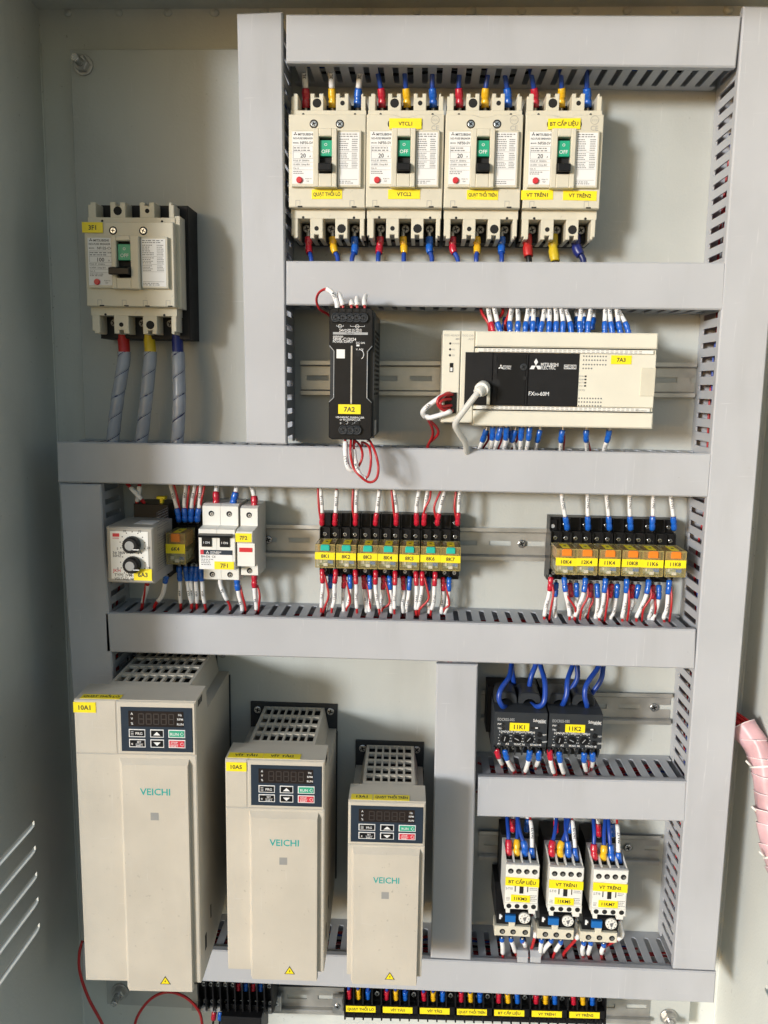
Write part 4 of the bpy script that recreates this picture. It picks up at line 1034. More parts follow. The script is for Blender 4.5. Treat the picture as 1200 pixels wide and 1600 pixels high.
# ================================================================ contactors with overload relays
def contactor(label, x0, x1, pyt, pyb, name, tagtext):
    D = 84
    xl, xr, zb, zt = ext(x0, pyt, x1, pyb, D); W, H = xr - xl, zt - zb
    t = thing('contactor', label, 'contactor', (xl, 0, zb), 'contactors in the lower right compartment')
    X = lambda c: (c - 228) / 237 * W
    Z = lambda c: H * (760 - c) / 350
    MB('black_matt').box(-1, W + 1, 7, 40, -6, H + 6, .5).build('base', t)
    MB('white_plastic').side([(40, 2), (40, H + 3), (52, H + 3), (54, H - 4), (D - 12, H - 4), (D - 3, H - 2), (D, H - 4), (D, 10), (D - 8, 8), (D - 8, 2)], 0, W).build('body', t)
    cb = MB('white_plastic')
    for q in range(5):                         # fins between the upper terminals
        x = q * W / 4; x0_ = max(0, x - .7); x1_ = min(W, x + .7)
        cb.side([(52, H - 4), (52, H + 5), (58, H + 5), (D - 4, H + .5), (D - 2, H - 2)], x0_, x1_)
    cb.build('terminal_fin', t)['kind'] = 'stuff'
    for q in range(4):
        x = W / 8 + q * W / 4
        MB('black').box(x - W / 8 + 1.2, x + W / 8 - 1.2, 53, D - 14, H - 3.9, H - 2.5).build('terminal_recess', t)
    th = MB('white_plastic').box(-.2, W + .2, D - 2, D + 2.2, Z(495), Z(410), .6).build('terminal_cover', t)
    for q in range(4): MB('hole').disc(W / 8 + q * W / 4 + (q - 1.5) * -.3, Z(455), D + 2.35, 2.9).build('terminal_hole', th)
    for q in range(4): MB('zinc').disc(W / 8 + q * W / 4 + .4, Z(460), D + 2.5, 1.6, 8).build('terminal_screw', th)
    lo = MB('white_plastic').prism([(-.2, Z(690)), (-.2, Z(735)), (1.5, Z(735)), (1.5, Z(765)), (W * .17, Z(765)), (W * .17, Z(735)), (W * .74, Z(735)), (W * .74, Z(765)), (W - 2, Z(765)), (W - 2, Z(740)), (W + .2, Z(740)), (W + .2, Z(690))], D - 4, D + 1.6, .5).build('terminal_cover', t)
    for q in range(4): MB('hole').disc(W / 8 + q * W / 4, Z(712), D + 1.75, 2.6).build('terminal_hole', lo)
    fp = MB('white_plastic').box(.6, W - .6, D - 1, D + .4, Z(688), Z(497), .3).build('front_plate', t)
    MB('hole').box(W * .43, W * .55, D + .4, D + .8, Z(622), Z(563)).build('armature_window', fp)
    k = MB('ink')
    for s in (1, -1):
        xx = W * .49 + s * W * .19
        k.box(xx - .5, xx + .5, D + .4, D + .6, Z(610), Z(565)).box(min(xx, xx - s * W * .07), max(xx, xx - s * W * .07), D + .4, D + .6, Z(570), Z(565))
    k.mat('ink_grey').text('S-T10', W * .12, Z(588), D + .5, 4.4, wmax=W * .2)
    rn = random.Random(x0)
    scrawl(k, W * .74, W * .97, Z(600), Z(565), D + .5, 3, rn); scrawl(k, W * .74, W * .97, Z(680), Z(630), D + .5, 4, rn); scrawl(k, 1, W * .17, Z(680), Z(650), D + .5, 3, rn)
    k.build('lettering', fp)
    tape(t, -.3, W + .4, Z(565), Z(505), D + 2.4 - 1.6, name, 5.0, skew=.9)
    tape(t, W * .18, W * .76, Z(682), Z(632), D + .6, tagtext, 4.8, skew=.5)
    # thermal overload relay hanging below
    o = (xl - 8 * 1.0, 0, zb); D2 = 74
    v = thing('overload_relay', 'black overload relay with blue button and dial under contactor ' + tagtext, 'relay', (xl - 8.5, 0, zb - H * .605), 'overload relays under the contactors')
    w2 = W * 1.14; h2 = H * .58; zt2 = h2
    MB('black').side([(7, 8), (7, h2 + 6), (40, h2 + 6), (D2 - 10, h2 - 2), (D2, h2 - 6), (D2, 8)], 2, w2).build('body', v)
    MB('cream').prism([(0, 0), (0, h2 * .36), (w2 * .38, h2 * .36), (w2 * .38, h2 * .5), (w2 * .55, h2 * .5), (w2 * .55, h2 * .36), (w2 * .97, h2 * .36), (w2 * .97, 0)], D2 - 14, D2 + 4, .6).build('terminal_cover', v)
    for q in (.21, .5, .83):
        MB('hole').disc(w2 * q, h2 * .17, D2 + 4.15, 3.0).build('terminal_hole', v)
        MB('zinc').disc(w2 * q + .4, h2 * .16, D2 + 4.3, 1.7, 8).build('terminal_screw', v)
    MB('blue_button').box(w2 * .28, w2 * .56, D2, D2 + 3.5, h2 * .50, h2 * .74, .5).build('reset_button', v)
    dl = MB('white_plastic').lathe(w2 * .80, h2 * .66, [(6.0, D2), (6.0, D2 + 3.0), (5.4, D2 + 3.6)], 22).build('dial', v)
    k = MB('ink_grey')
    for q in range(8):
        a = q * .785; k.quad(w2 * .80 + 4.3 * math.cos(a) - .5, w2 * .80 + 4.3 * math.cos(a) + .5, h2 * .66 + 4.3 * math.sin(a) - .5, h2 * .66 + 4.3 * math.sin(a) + .5, D2 + 3.75)
    k.add([(w2 * .80 + p, D2 + 3.8, h2 * .66 + q) for p, q in ((-.5, -3), (.6, -3), (2.2, 2.4), (-2, 1))], [(0, 1, 2, 3)])
    k.build('dial_mark', dl)
    MB('white_ink').box(w2 * .12, w2 * .17, D2, D2 + 1, h2 * .55, h2 * .72).box(w2 * .17, w2 * .2, D2, D2 + 1, h2 * .62, h2 * .68).build('test_tab', v)
    MB('screw').lathe(w2 * .62, h2 * .92, [(2.4, D2 - 8), (2.4, D2 - 5), (1.8, D2 - 4.4)], 10).build('terminal_screw', v)
    return t
contactor('white contactor with yellow tags BT CẤP LIỆU and 11KM3', 789.5, 841, 1350, 1425, 'BT CẤP LIỆU', '11KM3')
contactor('white contactor with yellow tags VT TRÊN1 and 11KM5', 857.5, 910, 1354, 1429.5, 'VT TRÊN1', '11KM5')
contactor('white contactor with yellow tags VT TRÊN2 and 11KM7', 926, 979, 1358, 1434, 'VT TRÊN2', '11KM7')

# ================================================================ terminal blocks along the bottom
def tblock(label, px0, px1, pyt, D, tags, n, cat_g, slope):
    a = at(px0, pyt, D); b = at(px1, pyt + (px1 - px0) * slope, D)
    W = math.hypot(b[0] - a[0], b[2] - a[2]); ang = math.atan2(b[2] - a[2], b[0] - a[0])
    t = thing('terminal_block', label, 'terminal block', (a[0], 0, a[2]), cat_g)
    t.rotation_euler = (0, -ang, 0)
    MB('black').side([(8, 3), (8, -42), (D - 14, -42), (D - 14, -14), (D - 10, -14), (D - 10, 3)], 0, W).build('body', t)
    for k in range(n + 1):
        x = W * k / n
        MB('black').side([(8, 4), (D - 4, 4), (D, 0), (D, -33), (D - 6, -36), (8, -40)], x - .8, x + .8).build('partition', t)
    for k in range(n):
        x = W * (k + .5) / n
        screw_on(t, x, -6, D - 8, 3.2, random.uniform(0, 1.5), 'screw', 'terminal_screw')
    if tags:
        g = W / len(tags)
        for i, s in enumerate(tags):
            tape(t, i * g + g * .04, i * g + g * .84, -22.5, -15, D + .3, s, 4.4)
        MB('black').box(0, W, D - 6, D, -23.5, -14).build('marker_strip', t)
    else:
        for k in range(n):
            x = W * (k + .5) / n
            screw_on(t, x, -30, D - 11, 2.6, random.uniform(0, 1.5), 'zinc', 'terminal_screw')
            MB('grey_ink').box(x - 2.4, x + 2.4, D - 14, D - 9, -42, -34).build('marker_tab', t)
    return t
T2 = ['QUẠT THỔI LÒ', 'VÍT TẢI1', 'VÍT TẢI2', 'QUẠT THỔI TRÊN', 'BT CẤP LIỆU', 'VT TRÊN1', 'VT TRÊN2']
tblock('long black terminal block with seven yellow labels along the bottom edge', 538, 947, 1552, 45, T2, 28, None, .026)
tblock('short black terminal block without labels below the largest drive', 309, 424, 1538, 45, None, 10, None, .03)
for px, py, s in ((432, 1567, 'right of the unlabelled terminal block'), (528, 1571, 'left of the labelled terminal block')):
    p = at(px, py, 12); e = thing('end_clip', 'zinc end clip ' + s, 'clip', (p[0], 0, p[2] - 8), 'zinc rail end clips')
    MB('zinc').box(-6, 6, 8, 16, 0, 20, .8).build('body', e); screw_on(e, 0, 10, 17, 3.6)
p = at(375, 1590, 52); e = thing('black_module', 'dark module in the bottom edge below the unlabelled terminal block', 'module', (p[0], 0, p[2] - 40))
MB('black_matt').box(-22, 24, 10, 52, 0, 40, 1).build('body', e)
MB('black').box(-20, 22, 10, 40, 40, 46, .5).build('socket', e)
# ================================================================ wires
CR = {'r': 'red_crimp', 'b': 'blue_crimp', 'y': 'yellow_crimp'}
WORD = {'r': 'red', 'b': 'blue', 'y': 'yellow'}
ORD = ['first', 'second', 'third', 'fourth', 'fifth', 'sixth', 'seventh', 'eighth', 'ninth', 'tenth', 'eleventh', 'twelfth', 'thirteenth', 'fourteenth', 'fifteenth', 'sixteenth', 'seventeenth', 'eighteenth', 'nineteenth', 'twentieth', 'twenty-first', 'twenty-second']
def lead(label, group, pts, crimp=None, wire='red_wire', r=1.2, fr=2.7, fl=12.0, f0=2.0, mk=0.0, mr=2.0, text=None, twin=None, m0=None, shrink=None, cat='wire'):
    """pts: (px, py, depth) from the terminal to the duct; crimp sleeve, then marker tube, then bare wire"""
    jt = random.Random(label)
    pts = [p if i < 2 else (p[0] + jt.uniform(-1.3, 1.3), p[1], p[2] + jt.uniform(-1.5, 1.5)) for i, p in enumerate(pts)]
    W3 = [Vector(at(*p)) for p in pts]; org = tuple(W3[0])
    path = spline(W3, 8); L = length(path)
    t = thing('wire', label, cat, org, group)
    s0 = 0.0
    if crimp:
        c = cut(path, f0, f0 + fl, fl / 10.0)
        n = len(c) - 1
        rr = [fr * (1.0 if q / n < .38 else .80 if q / n < .5 else 1.0 if q / n < .86 else .92) for q in range(n + 1)]
        MB(crimp).tube(c, rr, 10).build('crimp_sleeve', t, org)
        MB('zinc').tube(cut(path, 0, f0 + 1.5), fr * .55, 6).build('lug', t, org)
        s0 = f0 + fl - 1
    MB(wire).tube(cut(path, s0, L, 2.0), r, 8).build('insulation', t, org)
    if mk:
        a = (f0 + fl + .4 if crimp else 1.0) if m0 is None else m0
        c = cut(path, a, a + mk, 2.0)
        mt = MB('cloth_white').tube(c, mr, 8).build('marker_tube', t, org)
        if text:
            mid = c[len(c) // 2]; u = (c[-1] - c[0]).normalized()
            if u.z < -.2 or (abs(u.z) < .2 and u.x < 0): u = -u
            f = Vector((0, 1, 0)); nrm = (f - u * f.dot(u)).normalized(); w = u.cross(nrm) * -1
            if w.x > 0: w = -w
            MB('ink').text3(text, mid + nrm * (mr + .12), u, w, mr * 1.55).build('lettering', mt, org)
    if twin:
        p2 = spline([Vector(at(*p)) for p in twin], 8)
        MB('red_wire').tube(p2, 1.15, 8).build('insulation', t, org)
    return t
def crop(ox, oy, s): return lambda cx, cy: (ox + cx * s, oy + cy * s)

# --- four breakers, upper side
q = crop(430, 80, .225); q3 = crop(680, 80, .23333)
names = ['leftmost breaker of the top row', 'second breaker of the top row', 'third breaker of the top row', 'rightmost breaker of the top row']
U = [[(478, 475), (519.5, 518), (559, 563)], [(597, 588), (636, 632), (677, 675)], [(718, 717), (758, 764), (794, 787)], [(836, 829), (877, 876), (918, 918)]]
Bt = [[(482, 487), (520, 528), (554, 551)], [(594, 592), (630, 632), (671, 674)], [(707, 716), (745, 745), (784, 784)], [(823.5, 826), (864, 867), (899, 911)]]
for b in range(4):
    for i, c in enumerate('ryb'):
        x, xe = U[b][i]
        lead(f'wire with {WORD[c]} crimp sleeve on top of the {names[b]}', 'leads on top of the four breakers', [(x, 176, 26), (x, 158, 28), (x + .25 * (xe - x), 138, 31), (xe, 104, 38), (xe, 84, 42)], CR[c], 'navy_wire' if b == 0 else 'blue_wire', 2.3, 3.9, 17, 4, 22 if b == 0 else 0, 2.9, '3L1' if b == 0 else None)
        x, xe = Bt[b][i]
        if b < 3:
            lead(f'wire with {WORD[c]} crimp sleeve under the {names[b]}', 'leads under the four breakers', [(x, 362, 32), (x, 375, 34), (x + (xe - x) * .2, 391, 36), (xe, 404, 40), (xe, 424, 42)], CR[c], 'blue_wire', 2.3, 3.7, 16, 6)
        else:
            lead(f'thick wire in {WORD[c]} heat shrink under the {names[b]}', 'leads under the four breakers', [(x, 360, 32), (x, 372, 34), (x + (xe - x) * .3, 391, 36), (xe, 405, 40), (xe + 2, 424, 42)], {'r': 'red_shrink', 'y': 'yellow_shrink', 'b': 'blue_shrink'}[c], 'black' if c != 'b' else 'navy_wire', 3.0, 4.8, 22 if c == 'r' else 27 if c == 'y' else 21, 5)

# --- thick cables of the lone breaker
def cable(label, pts, shrink):
    W3 = [Vector(at(*p)) for p in pts]; org = tuple(W3[0]); path = spline(W3, 10); L = length(path)
    t = thing('cable', label, 'cable', org, 'spiral wrapped cables of the lone breaker')
    MB('navy_wire').tube(path, 4.6, 10).build('core', t, org)
    MB(shrink).tube(cut(path, 4, 30), [5.9] * 8 + [5.7] * 20 if False else 5.8, 12).build('heat_shrink', t, org)
    c = cut(path, 25, L, 2.0)
    c = cut(path, 25, L, 1.0); n = len(c); rings = []; seam = []; ph = random.uniform(0, 1)
    for i, p in enumerate(c):
        ring = []
        for k in range(24):
            f = (i / 22.0 + ph - k / 24 + .03 * math.sin(i * .13)) % 1.0
            rr = 6.4 - (1.1 if f < .055 else .0) + .35 * f
            ring.append(p + Vector((math.cos(k * math.pi / 12), math.sin(k * math.pi / 12), 0)) * rr)
        rings.append(ring)
        a = (i / 22.0 + ph + .03 * math.sin(i * .13) - .035) * 2 * math.pi
        seam.append(p + Vector((math.cos(a), math.sin(a), 0)) * 5.55)
    MB('wrap_clear').loft(rings, True, False).build('spiral_wrap', t, org)
    MB('navy_wire').tube(seam, .6, 6).build('wrap_seam', t, org)
cable('thick cable with red heat shrink and spiral wrap below the lone breaker', [(192, 512, 28), (193, 530, 30), (193.5, 562, 34), (183, 628, 38), (176, 690, 36), (173, 715, 34)], 'red_shrink')
cable('thick cable with yellow heat shrink and spiral wrap below the lone breaker', [(233, 512, 28), (233.5, 530, 30), (234.5, 557, 34), (228, 628, 38), (221, 690, 36), (219, 715, 34)], 'yellow_shrink')
cable('thick cable with blue heat shrink and spiral wrap below the lone breaker', [(276, 512, 28), (277, 530, 30), (278.5, 563, 34), (280, 628, 38), (277, 690, 36), (276, 715, 34)], 'blue_shrink')

# --- power supply
q = crop(430, 440, .225)
P = lambda l: [(*q(a, b), d) for a, b, d in l]
lead('red wire with white tube looping left from the top of the power supply', None, P([(432, 200, 104), (428, 150, 103), (405, 90, 100), (355, 52, 95), (308, 75, 88), (290, 130, 80), (310, 190, 72), (360, 225, 62), (400, 260, 50)]), mk=24, mr=2.3, text='N24')
for i, (x, top) in enumerate(((472, 85), (530, 135), (570, 112), (622, 100))):
    lead(f'{ORD[i + 1]} short wire with white tube on top of the power supply', 'short leads on top of the power supply', P([(x, 205, 104), (x, 178, 104), (x - (14 if i == 0 else 0), (top + 165) / 2, 101), (x - (30 if i == 0 else -3), top, 92), (x - (30 if i == 0 else -6), top + 30, 80), (x, 190, 58)]), mk=18 if i != 1 else 9, mr=2.2, m0=5, wire='red_wire')
lead('red wire with white tube, leftmost loop under the power supply', None, P([(487, 1085, 104), (487, 1110, 106), (484, 1200, 108), (500, 1288, 108), (535, 1310, 108), (582, 1285, 106), (605, 1210, 104), (590, 1140, 96), (560, 1105, 70), (555, 1120, 50)]), mk=33, mr=2.3, m0=4, text='2A-L1')
lead('longest red loop hanging from the power supply over the duct', None, P([(528, 1085, 104), (526, 1110, 107), (522, 1190, 110), (545, 1290, 111), (590, 1350, 111), (650, 1393, 110), (700, 1370, 109), (722, 1290, 108), (700, 1190, 105), (665, 1110, 92), (650, 1105, 60)]))
lead('red loop with slanting white tube under the power supply', None, P([(548, 1095, 103), (545, 1145, 106), (552, 1240, 109), (585, 1330, 110), (622, 1366, 110), (650, 1340, 109), (660, 1250, 107), (655, 1150, 100), (610, 1115, 70), (600, 1140, 45)]), mk=32, mr=2.1, m0=10, text='2B-N')

# --- controller
q = crop(640, 470, .41667)
top = [(313, 298, 'r'), (340, 318, 'b'), (377, 380, 'b'), (405, 405, 'b'), (434, 444, 'b'), (461, 464, 'b'), (490, 502, 'b'), (522, 523, 'b'), (548, 546, 'b'), (574, 570, 'b'), (606, 588, 'b'), (640, 641, 'b'), (668, 680, 'b'), (732, 736, 'b'), (760, 752, 'b'), (790, 775, 'b'), (820, 786, 'b')]
for i, (x, xe, c) in enumerate(top):
    lead(f'{ORD[i]} front wire from the left along the top of the controller', 'wires on top of the controller', [(*q(x, 135), 66), (*q(x, 115), 67), (*q(x + (xe - x) * .4, 80), 66), (*q(xe, 36), 60), (*q(xe - 3, 15), 52)], CR[c], 'red_wire', 1.2, 2.8, 13, 1, 29 + random.uniform(-4, 3), 2.2, f'7A3-X{10 + i}')
for i, (x, xe) in enumerate(((355, 365), (448, 462), (478, 480), (530, 510), (580, 575), (622, 625), (655, 660), (685, 690), (775, 778))):
    lead(f'{ORD[i]} wire of the rear row along the top of the controller', 'rear wires on top of the controller', [(*q(x, 112), 52), (*q(x, 96), 52), (*q(x + (xe - x) * .5, 70), 50), (*q(xe, 38), 44), (*q(xe, 15), 40)], CR['b'], 'red_wire', 1.2, 2.6, 12, 1, 20, 2.0)
for i, (x0, x1) in enumerate(((300, 268), (318, 345), (362, 372))):
    lead(f'{ORD[i]} bare red wire from the left above the controller', 'bare red wires above the controller', [(*q(x0, 118), 58), (*q(x0 - 4, 85), 60), (*q(x1 + 4, 45), 56), (*q(x1, 10), 46)], None, 'red_wire', 1.5)
bot = [(290, 262, 0), (312, 306, 1), (340, 320, 1), (363, 357, 1), (378, 395, 0), (398, 372, 0), (420, 414, 1), (450, 440, 1), (490, 475, 0), (575, 565, 0), (663, 664, 0), (750, 728, 0)]
for i, (x, xe, fr_) in enumerate(bot):
    d = 66 if fr_ else 58
    lead(f'{ORD[i]} wire from the left along the bottom of the controller', 'wires under the controller', [(*q(x, 458 if fr_ else 470), d), (*q(x, 478), d), (*q(x + (xe - x) * .35, 512), d - 2), (*q(xe, 556), d - 14), (*q(xe, 585), d - 20)], CR['b'], 'red_wire', 1.3, 2.9, 13, 4, 24 - (i > 7) * 6, 2.2, f'7A3-Y{i}' , twin=[(*q(x + 3, 490), d - 4), (*q(x + 5, 520), d - 8), (*q(xe + 12, 556), d - 18), (*q(xe + 12, 580), d - 22)] if i in (0, 2, 5, 9, 10) else None)
t = thing('data_cable', 'pale grey round cable plugged into the black front of the controller', 'cable', at(*q(278, 322), 89))
o = at(*q(278, 322), 89); pth = spline([Vector(at(*q(a, b), d)) for a, b, d in ((276, 325, 90), (272, 330, 104), (250, 352, 112), (205, 410, 110), (172, 460, 104), (185, 495, 96), (208, 530, 84), (214, 565, 66), (214, 590, 50))], 10)
MB('grey_cable').tube(pth, 2.9, 12).build('sheath', t, o)
MB('white_plastic').tube(cut(pth, 0, 17), [7.2, 7.2, 7.2, 7.0, 7.0, 6.6] + [6.4] * 20 if False else 6.6, 14).build('plug', t, o)
MB('white_plastic').tube(cut(pth, 14, 24), 4.6, 12).build('strain_relief', t, o)
for i, l in enumerate(([(150, 355, 86), (120, 358, 92), (103, 380, 93), (118, 402, 92), (155, 405, 86)], [(155, 368, 86), (125, 372, 94), (115, 386, 95), (128, 396, 94), (158, 392, 86)], [(162, 352, 86), (140, 350, 92), (110, 365, 95), (108, 392, 95), (130, 412, 92), (160, 412, 86)])):
    lead(f'{("outer", "inner", "rear")[i]} red jumper loop on the left adapter terminal', 'red jumper loops on the left adapter', [(*q(a, b), d) for a, b, d in l], None, 'red_wire', 1.5)
lead('upper white tubed wire leaving the left adapter', None, [(*q(a, b), d) for a, b, d in ((150, 345, 86), (130, 352, 90), (60, 405, 88), (58, 432, 80), (95, 470, 66), (105, 500, 56), (72, 535, 44), (62, 560, 40))], None, 'red_wire', 1.4, mk=36, mr=2.4, m0=7, text='485A')
lead('lower white tubed wire leaving the left adapter', None, [(*q(a, b), d) for a, b, d in ((160, 410, 86), (145, 418, 92), (80, 438, 88), (64, 436, 80), (85, 475, 66), (88, 505, 56), (72, 540, 44), (68, 562, 40))], None, 'red_wire', 1.4, mk=32, mr=2.4, m0=5)

# --- relays 8K1 to 8K7
q = crop(440, 740, .3)
up = [(210, 205, 1), (278, 288, 0), (385, 388, 1), (490, 510, 0), (597, 588, 1), (703, 714, 0), (742, 762, 2), (812, 846, 1), (917, 925, 1)]
for i, (x, xe, tw) in enumerate(up):
    lead(f'{ORD[i]} wire from the left above relays 8K1 to 8K7', 'wires above relays 8K1 to 8K7', [(*q(x, 272), 34), (*q(x, 245), 37), (*q(x + (xe - x) * .35, 175), 38), (*q(xe, 88), 36), (*q(xe, 55), 34)], CR['r'], 'red_wire', 1.2, 2.8, 13, 2, 23 if not tw else 26, 2.1, '8K%d-14' % (i + 1), twin=[(*q(x - 8, 232), 38), (*q(x - 16, 170), 40), (*q(xe - 16, 85), 38), (*q(xe - 18, 55), 36)] if tw == 1 else [(*q(x - 6, 232), 38), (*q(x + 6, 180), 41), (*q(x + 30, 130), 41), (*q(xe + 16, 75), 38)] if tw else None)
dn = [(212, 205, 'r', 0), (255, 245, 'b', 1), (282, 262, 'r', 0), (325, 322, 'r', 1), (358, 330, 'b', 1), (385, 390, 'r', 0), (428, 445, 'r', 1), (460, 458, 'b', 1), (490, 508, 'r', 0), (530, 510, 'r', 1), (563, 572, 'b', 1), (592, 588, 'r', 0), (633, 632, 'r', 1), (668, 645, 'b', 1), (700, 700, 'r', 0), (733, 705, 'r', 0), (767, 768, 'b', 1), (800, 778, 'r', 0), (840, 832, 'r', 1), (873, 850, 'b', 1)]
for i, (x, xe, c, bk) in enumerate(dn):
    y = 500 + (x - 212) * .025 + bk * 26; d = 36 - bk * 9
    lead(f'{ORD[i]} wire from the left below relays 8K1 to 8K7', 'wires below relays 8K1 to 8K7', [(*q(x, y - 8), d - 3), (*q(x, y + 18), d), (*q(x + (xe - x) * .15, y + 90), d + 1), (*q(x + (xe - x) * .5, y + 150), d + 1), (*q(xe, 712), d), (*q(xe, 745), d - 4)], CR[c], 'red_wire', 1.25, 2.7, 14, 2, 26, 2.1, f'{10 + i}-A{1 + i % 2}', twin=[(*q(x + 10, y + 25), d), (*q(x + 24, y + 80), d + 2), (*q(x + 32, y + 140), d + 3), (*q(xe + 16, 705), d + 2), (*q(xe + 12, 740), d - 4)] if i in (0, 3, 6, 9, 15, 18) else None)
# --- relays with orange buttons
q = crop(800, 740, .275)
for i, (x, xe) in enumerate(((312, 283), (432, 430), (553, 533), (674, 667), (797, 807), (920, 903))):
    lead(f'{ORD[i]} wire from the left above the orange button relays', 'wires above the orange button relays', [(*q(x, 325), 32), (*q(x, 295), 36), (*q(x + (xe - x) * .4, 220), 37), (*q(xe, 130), 36), (*q(xe, 90), 34)], CR['b'], 'red_wire', 1.2, 3.0, 14, 3, 27, 2.1, f'7A3-Y{20 + i}')
dn = [(220, 185, 'r', 0, 1), (250, 248, 'b', 1, 0), (298, 325, 'b', 0, 1), (330, 345, 'r', 1, 0), (367, 355, 'b', 1, 0), (417, 360, 'b', 0, 1), (445, 402, 'r', 1, 1), (484, 480, 'b', 1, 0), (531, 500, 'b', 0, 1), (563, 505, 'r', 1, 0), (599, 562, 'b', 1, 0), (652, 628, 'b', 0, 1), (682, 660, 'r', 1, 0), (717, 640, 'b', 1, 0), (776, 712, 'b', 0, 1), (800, 780, 'r', 1, 1), (835, 800, 'b', 1, 0), (893, 868, 'b', 0, 1)]
for i, (x, xe, c, bk, tw) in enumerate(dn):
    y = 588 + (x - 220) * .025 + bk * 30; d = 38 - bk * 9
    lead(f'{ORD[i]} wire from the left below the orange button relays', 'wires below the orange button relays', [(*q(x, y - 12), d - 3), (*q(x, y + 18), d), (*q(x + (xe - x) * .2, y + 90), d + 1), (*q(x + (xe - x) * .7, y + 165), d + 1), (*q(xe, 812), d), (*q(xe, 850), d - 4)], CR[c], 'red_wire', 1.35, 2.9, 14, 3, 27, 2.2, f'{10 + i}K-1', twin=[(*q(x + 10, y + 40), d), (*q(x + 14, y + 100), d + 3), (*q(xe + 36, 770), d + 3), (*q(xe + 26, 840), d - 4)] if tw else None)
# --- left end of the third row
q = crop(80, 680, .31667)
for i, (x, y, xe, ye, c, w) in enumerate(((815, 345, 820, 250, 'r', 'white breaker 7F1, left pole'), (900, 345, 916, 250, 'b', 'white breaker 7F1, right pole'), (1003, 365, 992, 250, 'r', 'fuse holder 7F2'))):
    lead(f'wire entering the top of the {w}', 'wires on top of breaker 7F1 and holder 7F2', [(*q(x, y + 8), 36), (*q(x, y - 20), 38), (*q((x + xe) / 2, (y + ye) / 2 - 10), 38), (*q(xe, ye), 36), (*q(xe, ye - 40), 34)], CR[c], 'red_wire', 1.4, 3.6, 14, 2, 22, 2.5, '2B-L')
for i, (x, xe, c, w) in enumerate(((835, 880, None, 'white breaker 7F1, left pole'), (918, 945, 'b', 'white breaker 7F1, right pole'), (1003, 1010, 'r', 'fuse holder 7F2'))):
    lead(f'wire leaving the bottom of the {w}', 'wires under breaker 7F1 and holder 7F2', [(*q(x, 700 - (i == 2) * 14), 42), (*q(x, 735), 42), (*q((x + xe) / 2, 795), 41), (*q(xe, 845), 38), (*q(xe, 885), 34)], CR[c] if c else None, 'red_wire', 1.5, 3.2, 13, 1, 25, 2.4, '3A', twin=[(*q(x + 14, 740), 40), (*q(x + 26, 790), 42), (*q(xe + 14, 850), 38), (*q(xe + 10, 880), 34)] if c else None)
for i, (x, xe) in enumerate(((628, 590), (660, 662), (690, 708), (722, 738))):
    lead(f'{ORD[i]} wire from the left above relay 6K4', 'wires above relay 6K4', [(*q(x, 432), 36), (*q(x, 400), 38), (*q(x + (xe - x) * .4, 330), 38), (*q(xe, 252), 36), (*q(xe, 210), 32)], CR['b'], 'red_wire', 1.6, 3.0, 14, 2, 26, 2.2, '6K4', twin=[(*q(x + 8, 375), 36), (*q(x + (xe - x) * .5 + 14, 310), 40), (*q(xe + 18, 250), 38), (*q(xe + 16, 215), 34)])
for i, (x, xe) in enumerate(((632, 638), (665, 692), (695, 690), (716, 722), (738, 762))):
    lead(f'{ORD[i]} wire from the left below relay 6K4', 'wires below relay 6K4', [(*q(x, 635), 36), (*q(x, 668), 38), (*q(x + (xe - x) * .2, 730), 38), (*q(x + (xe - x) * .6, 790), 38), (*q(xe, 840), 37), (*q(xe, 880), 32)], CR['b'], 'red_wire', 1.5, 3.0, 15, 3, 24, 2.2, '6K4')
for i, (w, l) in enumerate((('upper left, slanting behind the dial box 6A3', [(460, 335, 40), (430, 300, 44), (385, 252, 42), (365, 225, 36)]), ('upright behind the dial box 6A3', [(420, 350, 38), (428, 310, 40), (432, 252, 40), (430, 215, 36)]))):
    lead('red and white wire ' + w, 'wires behind dial box 6A3', [(*q(a, b), d) for a, b, d in l], None, 'red_wire', 2.0, mk=16, mr=2.6, m0=6)
for i, (w, l) in enumerate((('left', [(478, 715, 50), (474, 745, 48), (458, 810, 42), (445, 845, 38), (445, 880, 34)]), ('right', [(572, 690, 46), (565, 710, 46), (545, 790, 42), (515, 835, 38), (500, 880, 34)]))):
    lead(f'{w} wire leaving the bottom of the dial box 6A3', 'wires under dial box 6A3', [(*q(a, b), d) for a, b, d in l], None if i == 0 else CR['b'], 'red_wire', 1.8, 2.9, 8, 1, mk=24, mr=2.4, m0=None if i else 6, twin=[(*q(468, 720), 50), (*q(462, 770), 48), (*q(452, 840), 40), (*q(450, 880), 34)] if i == 0 else None)
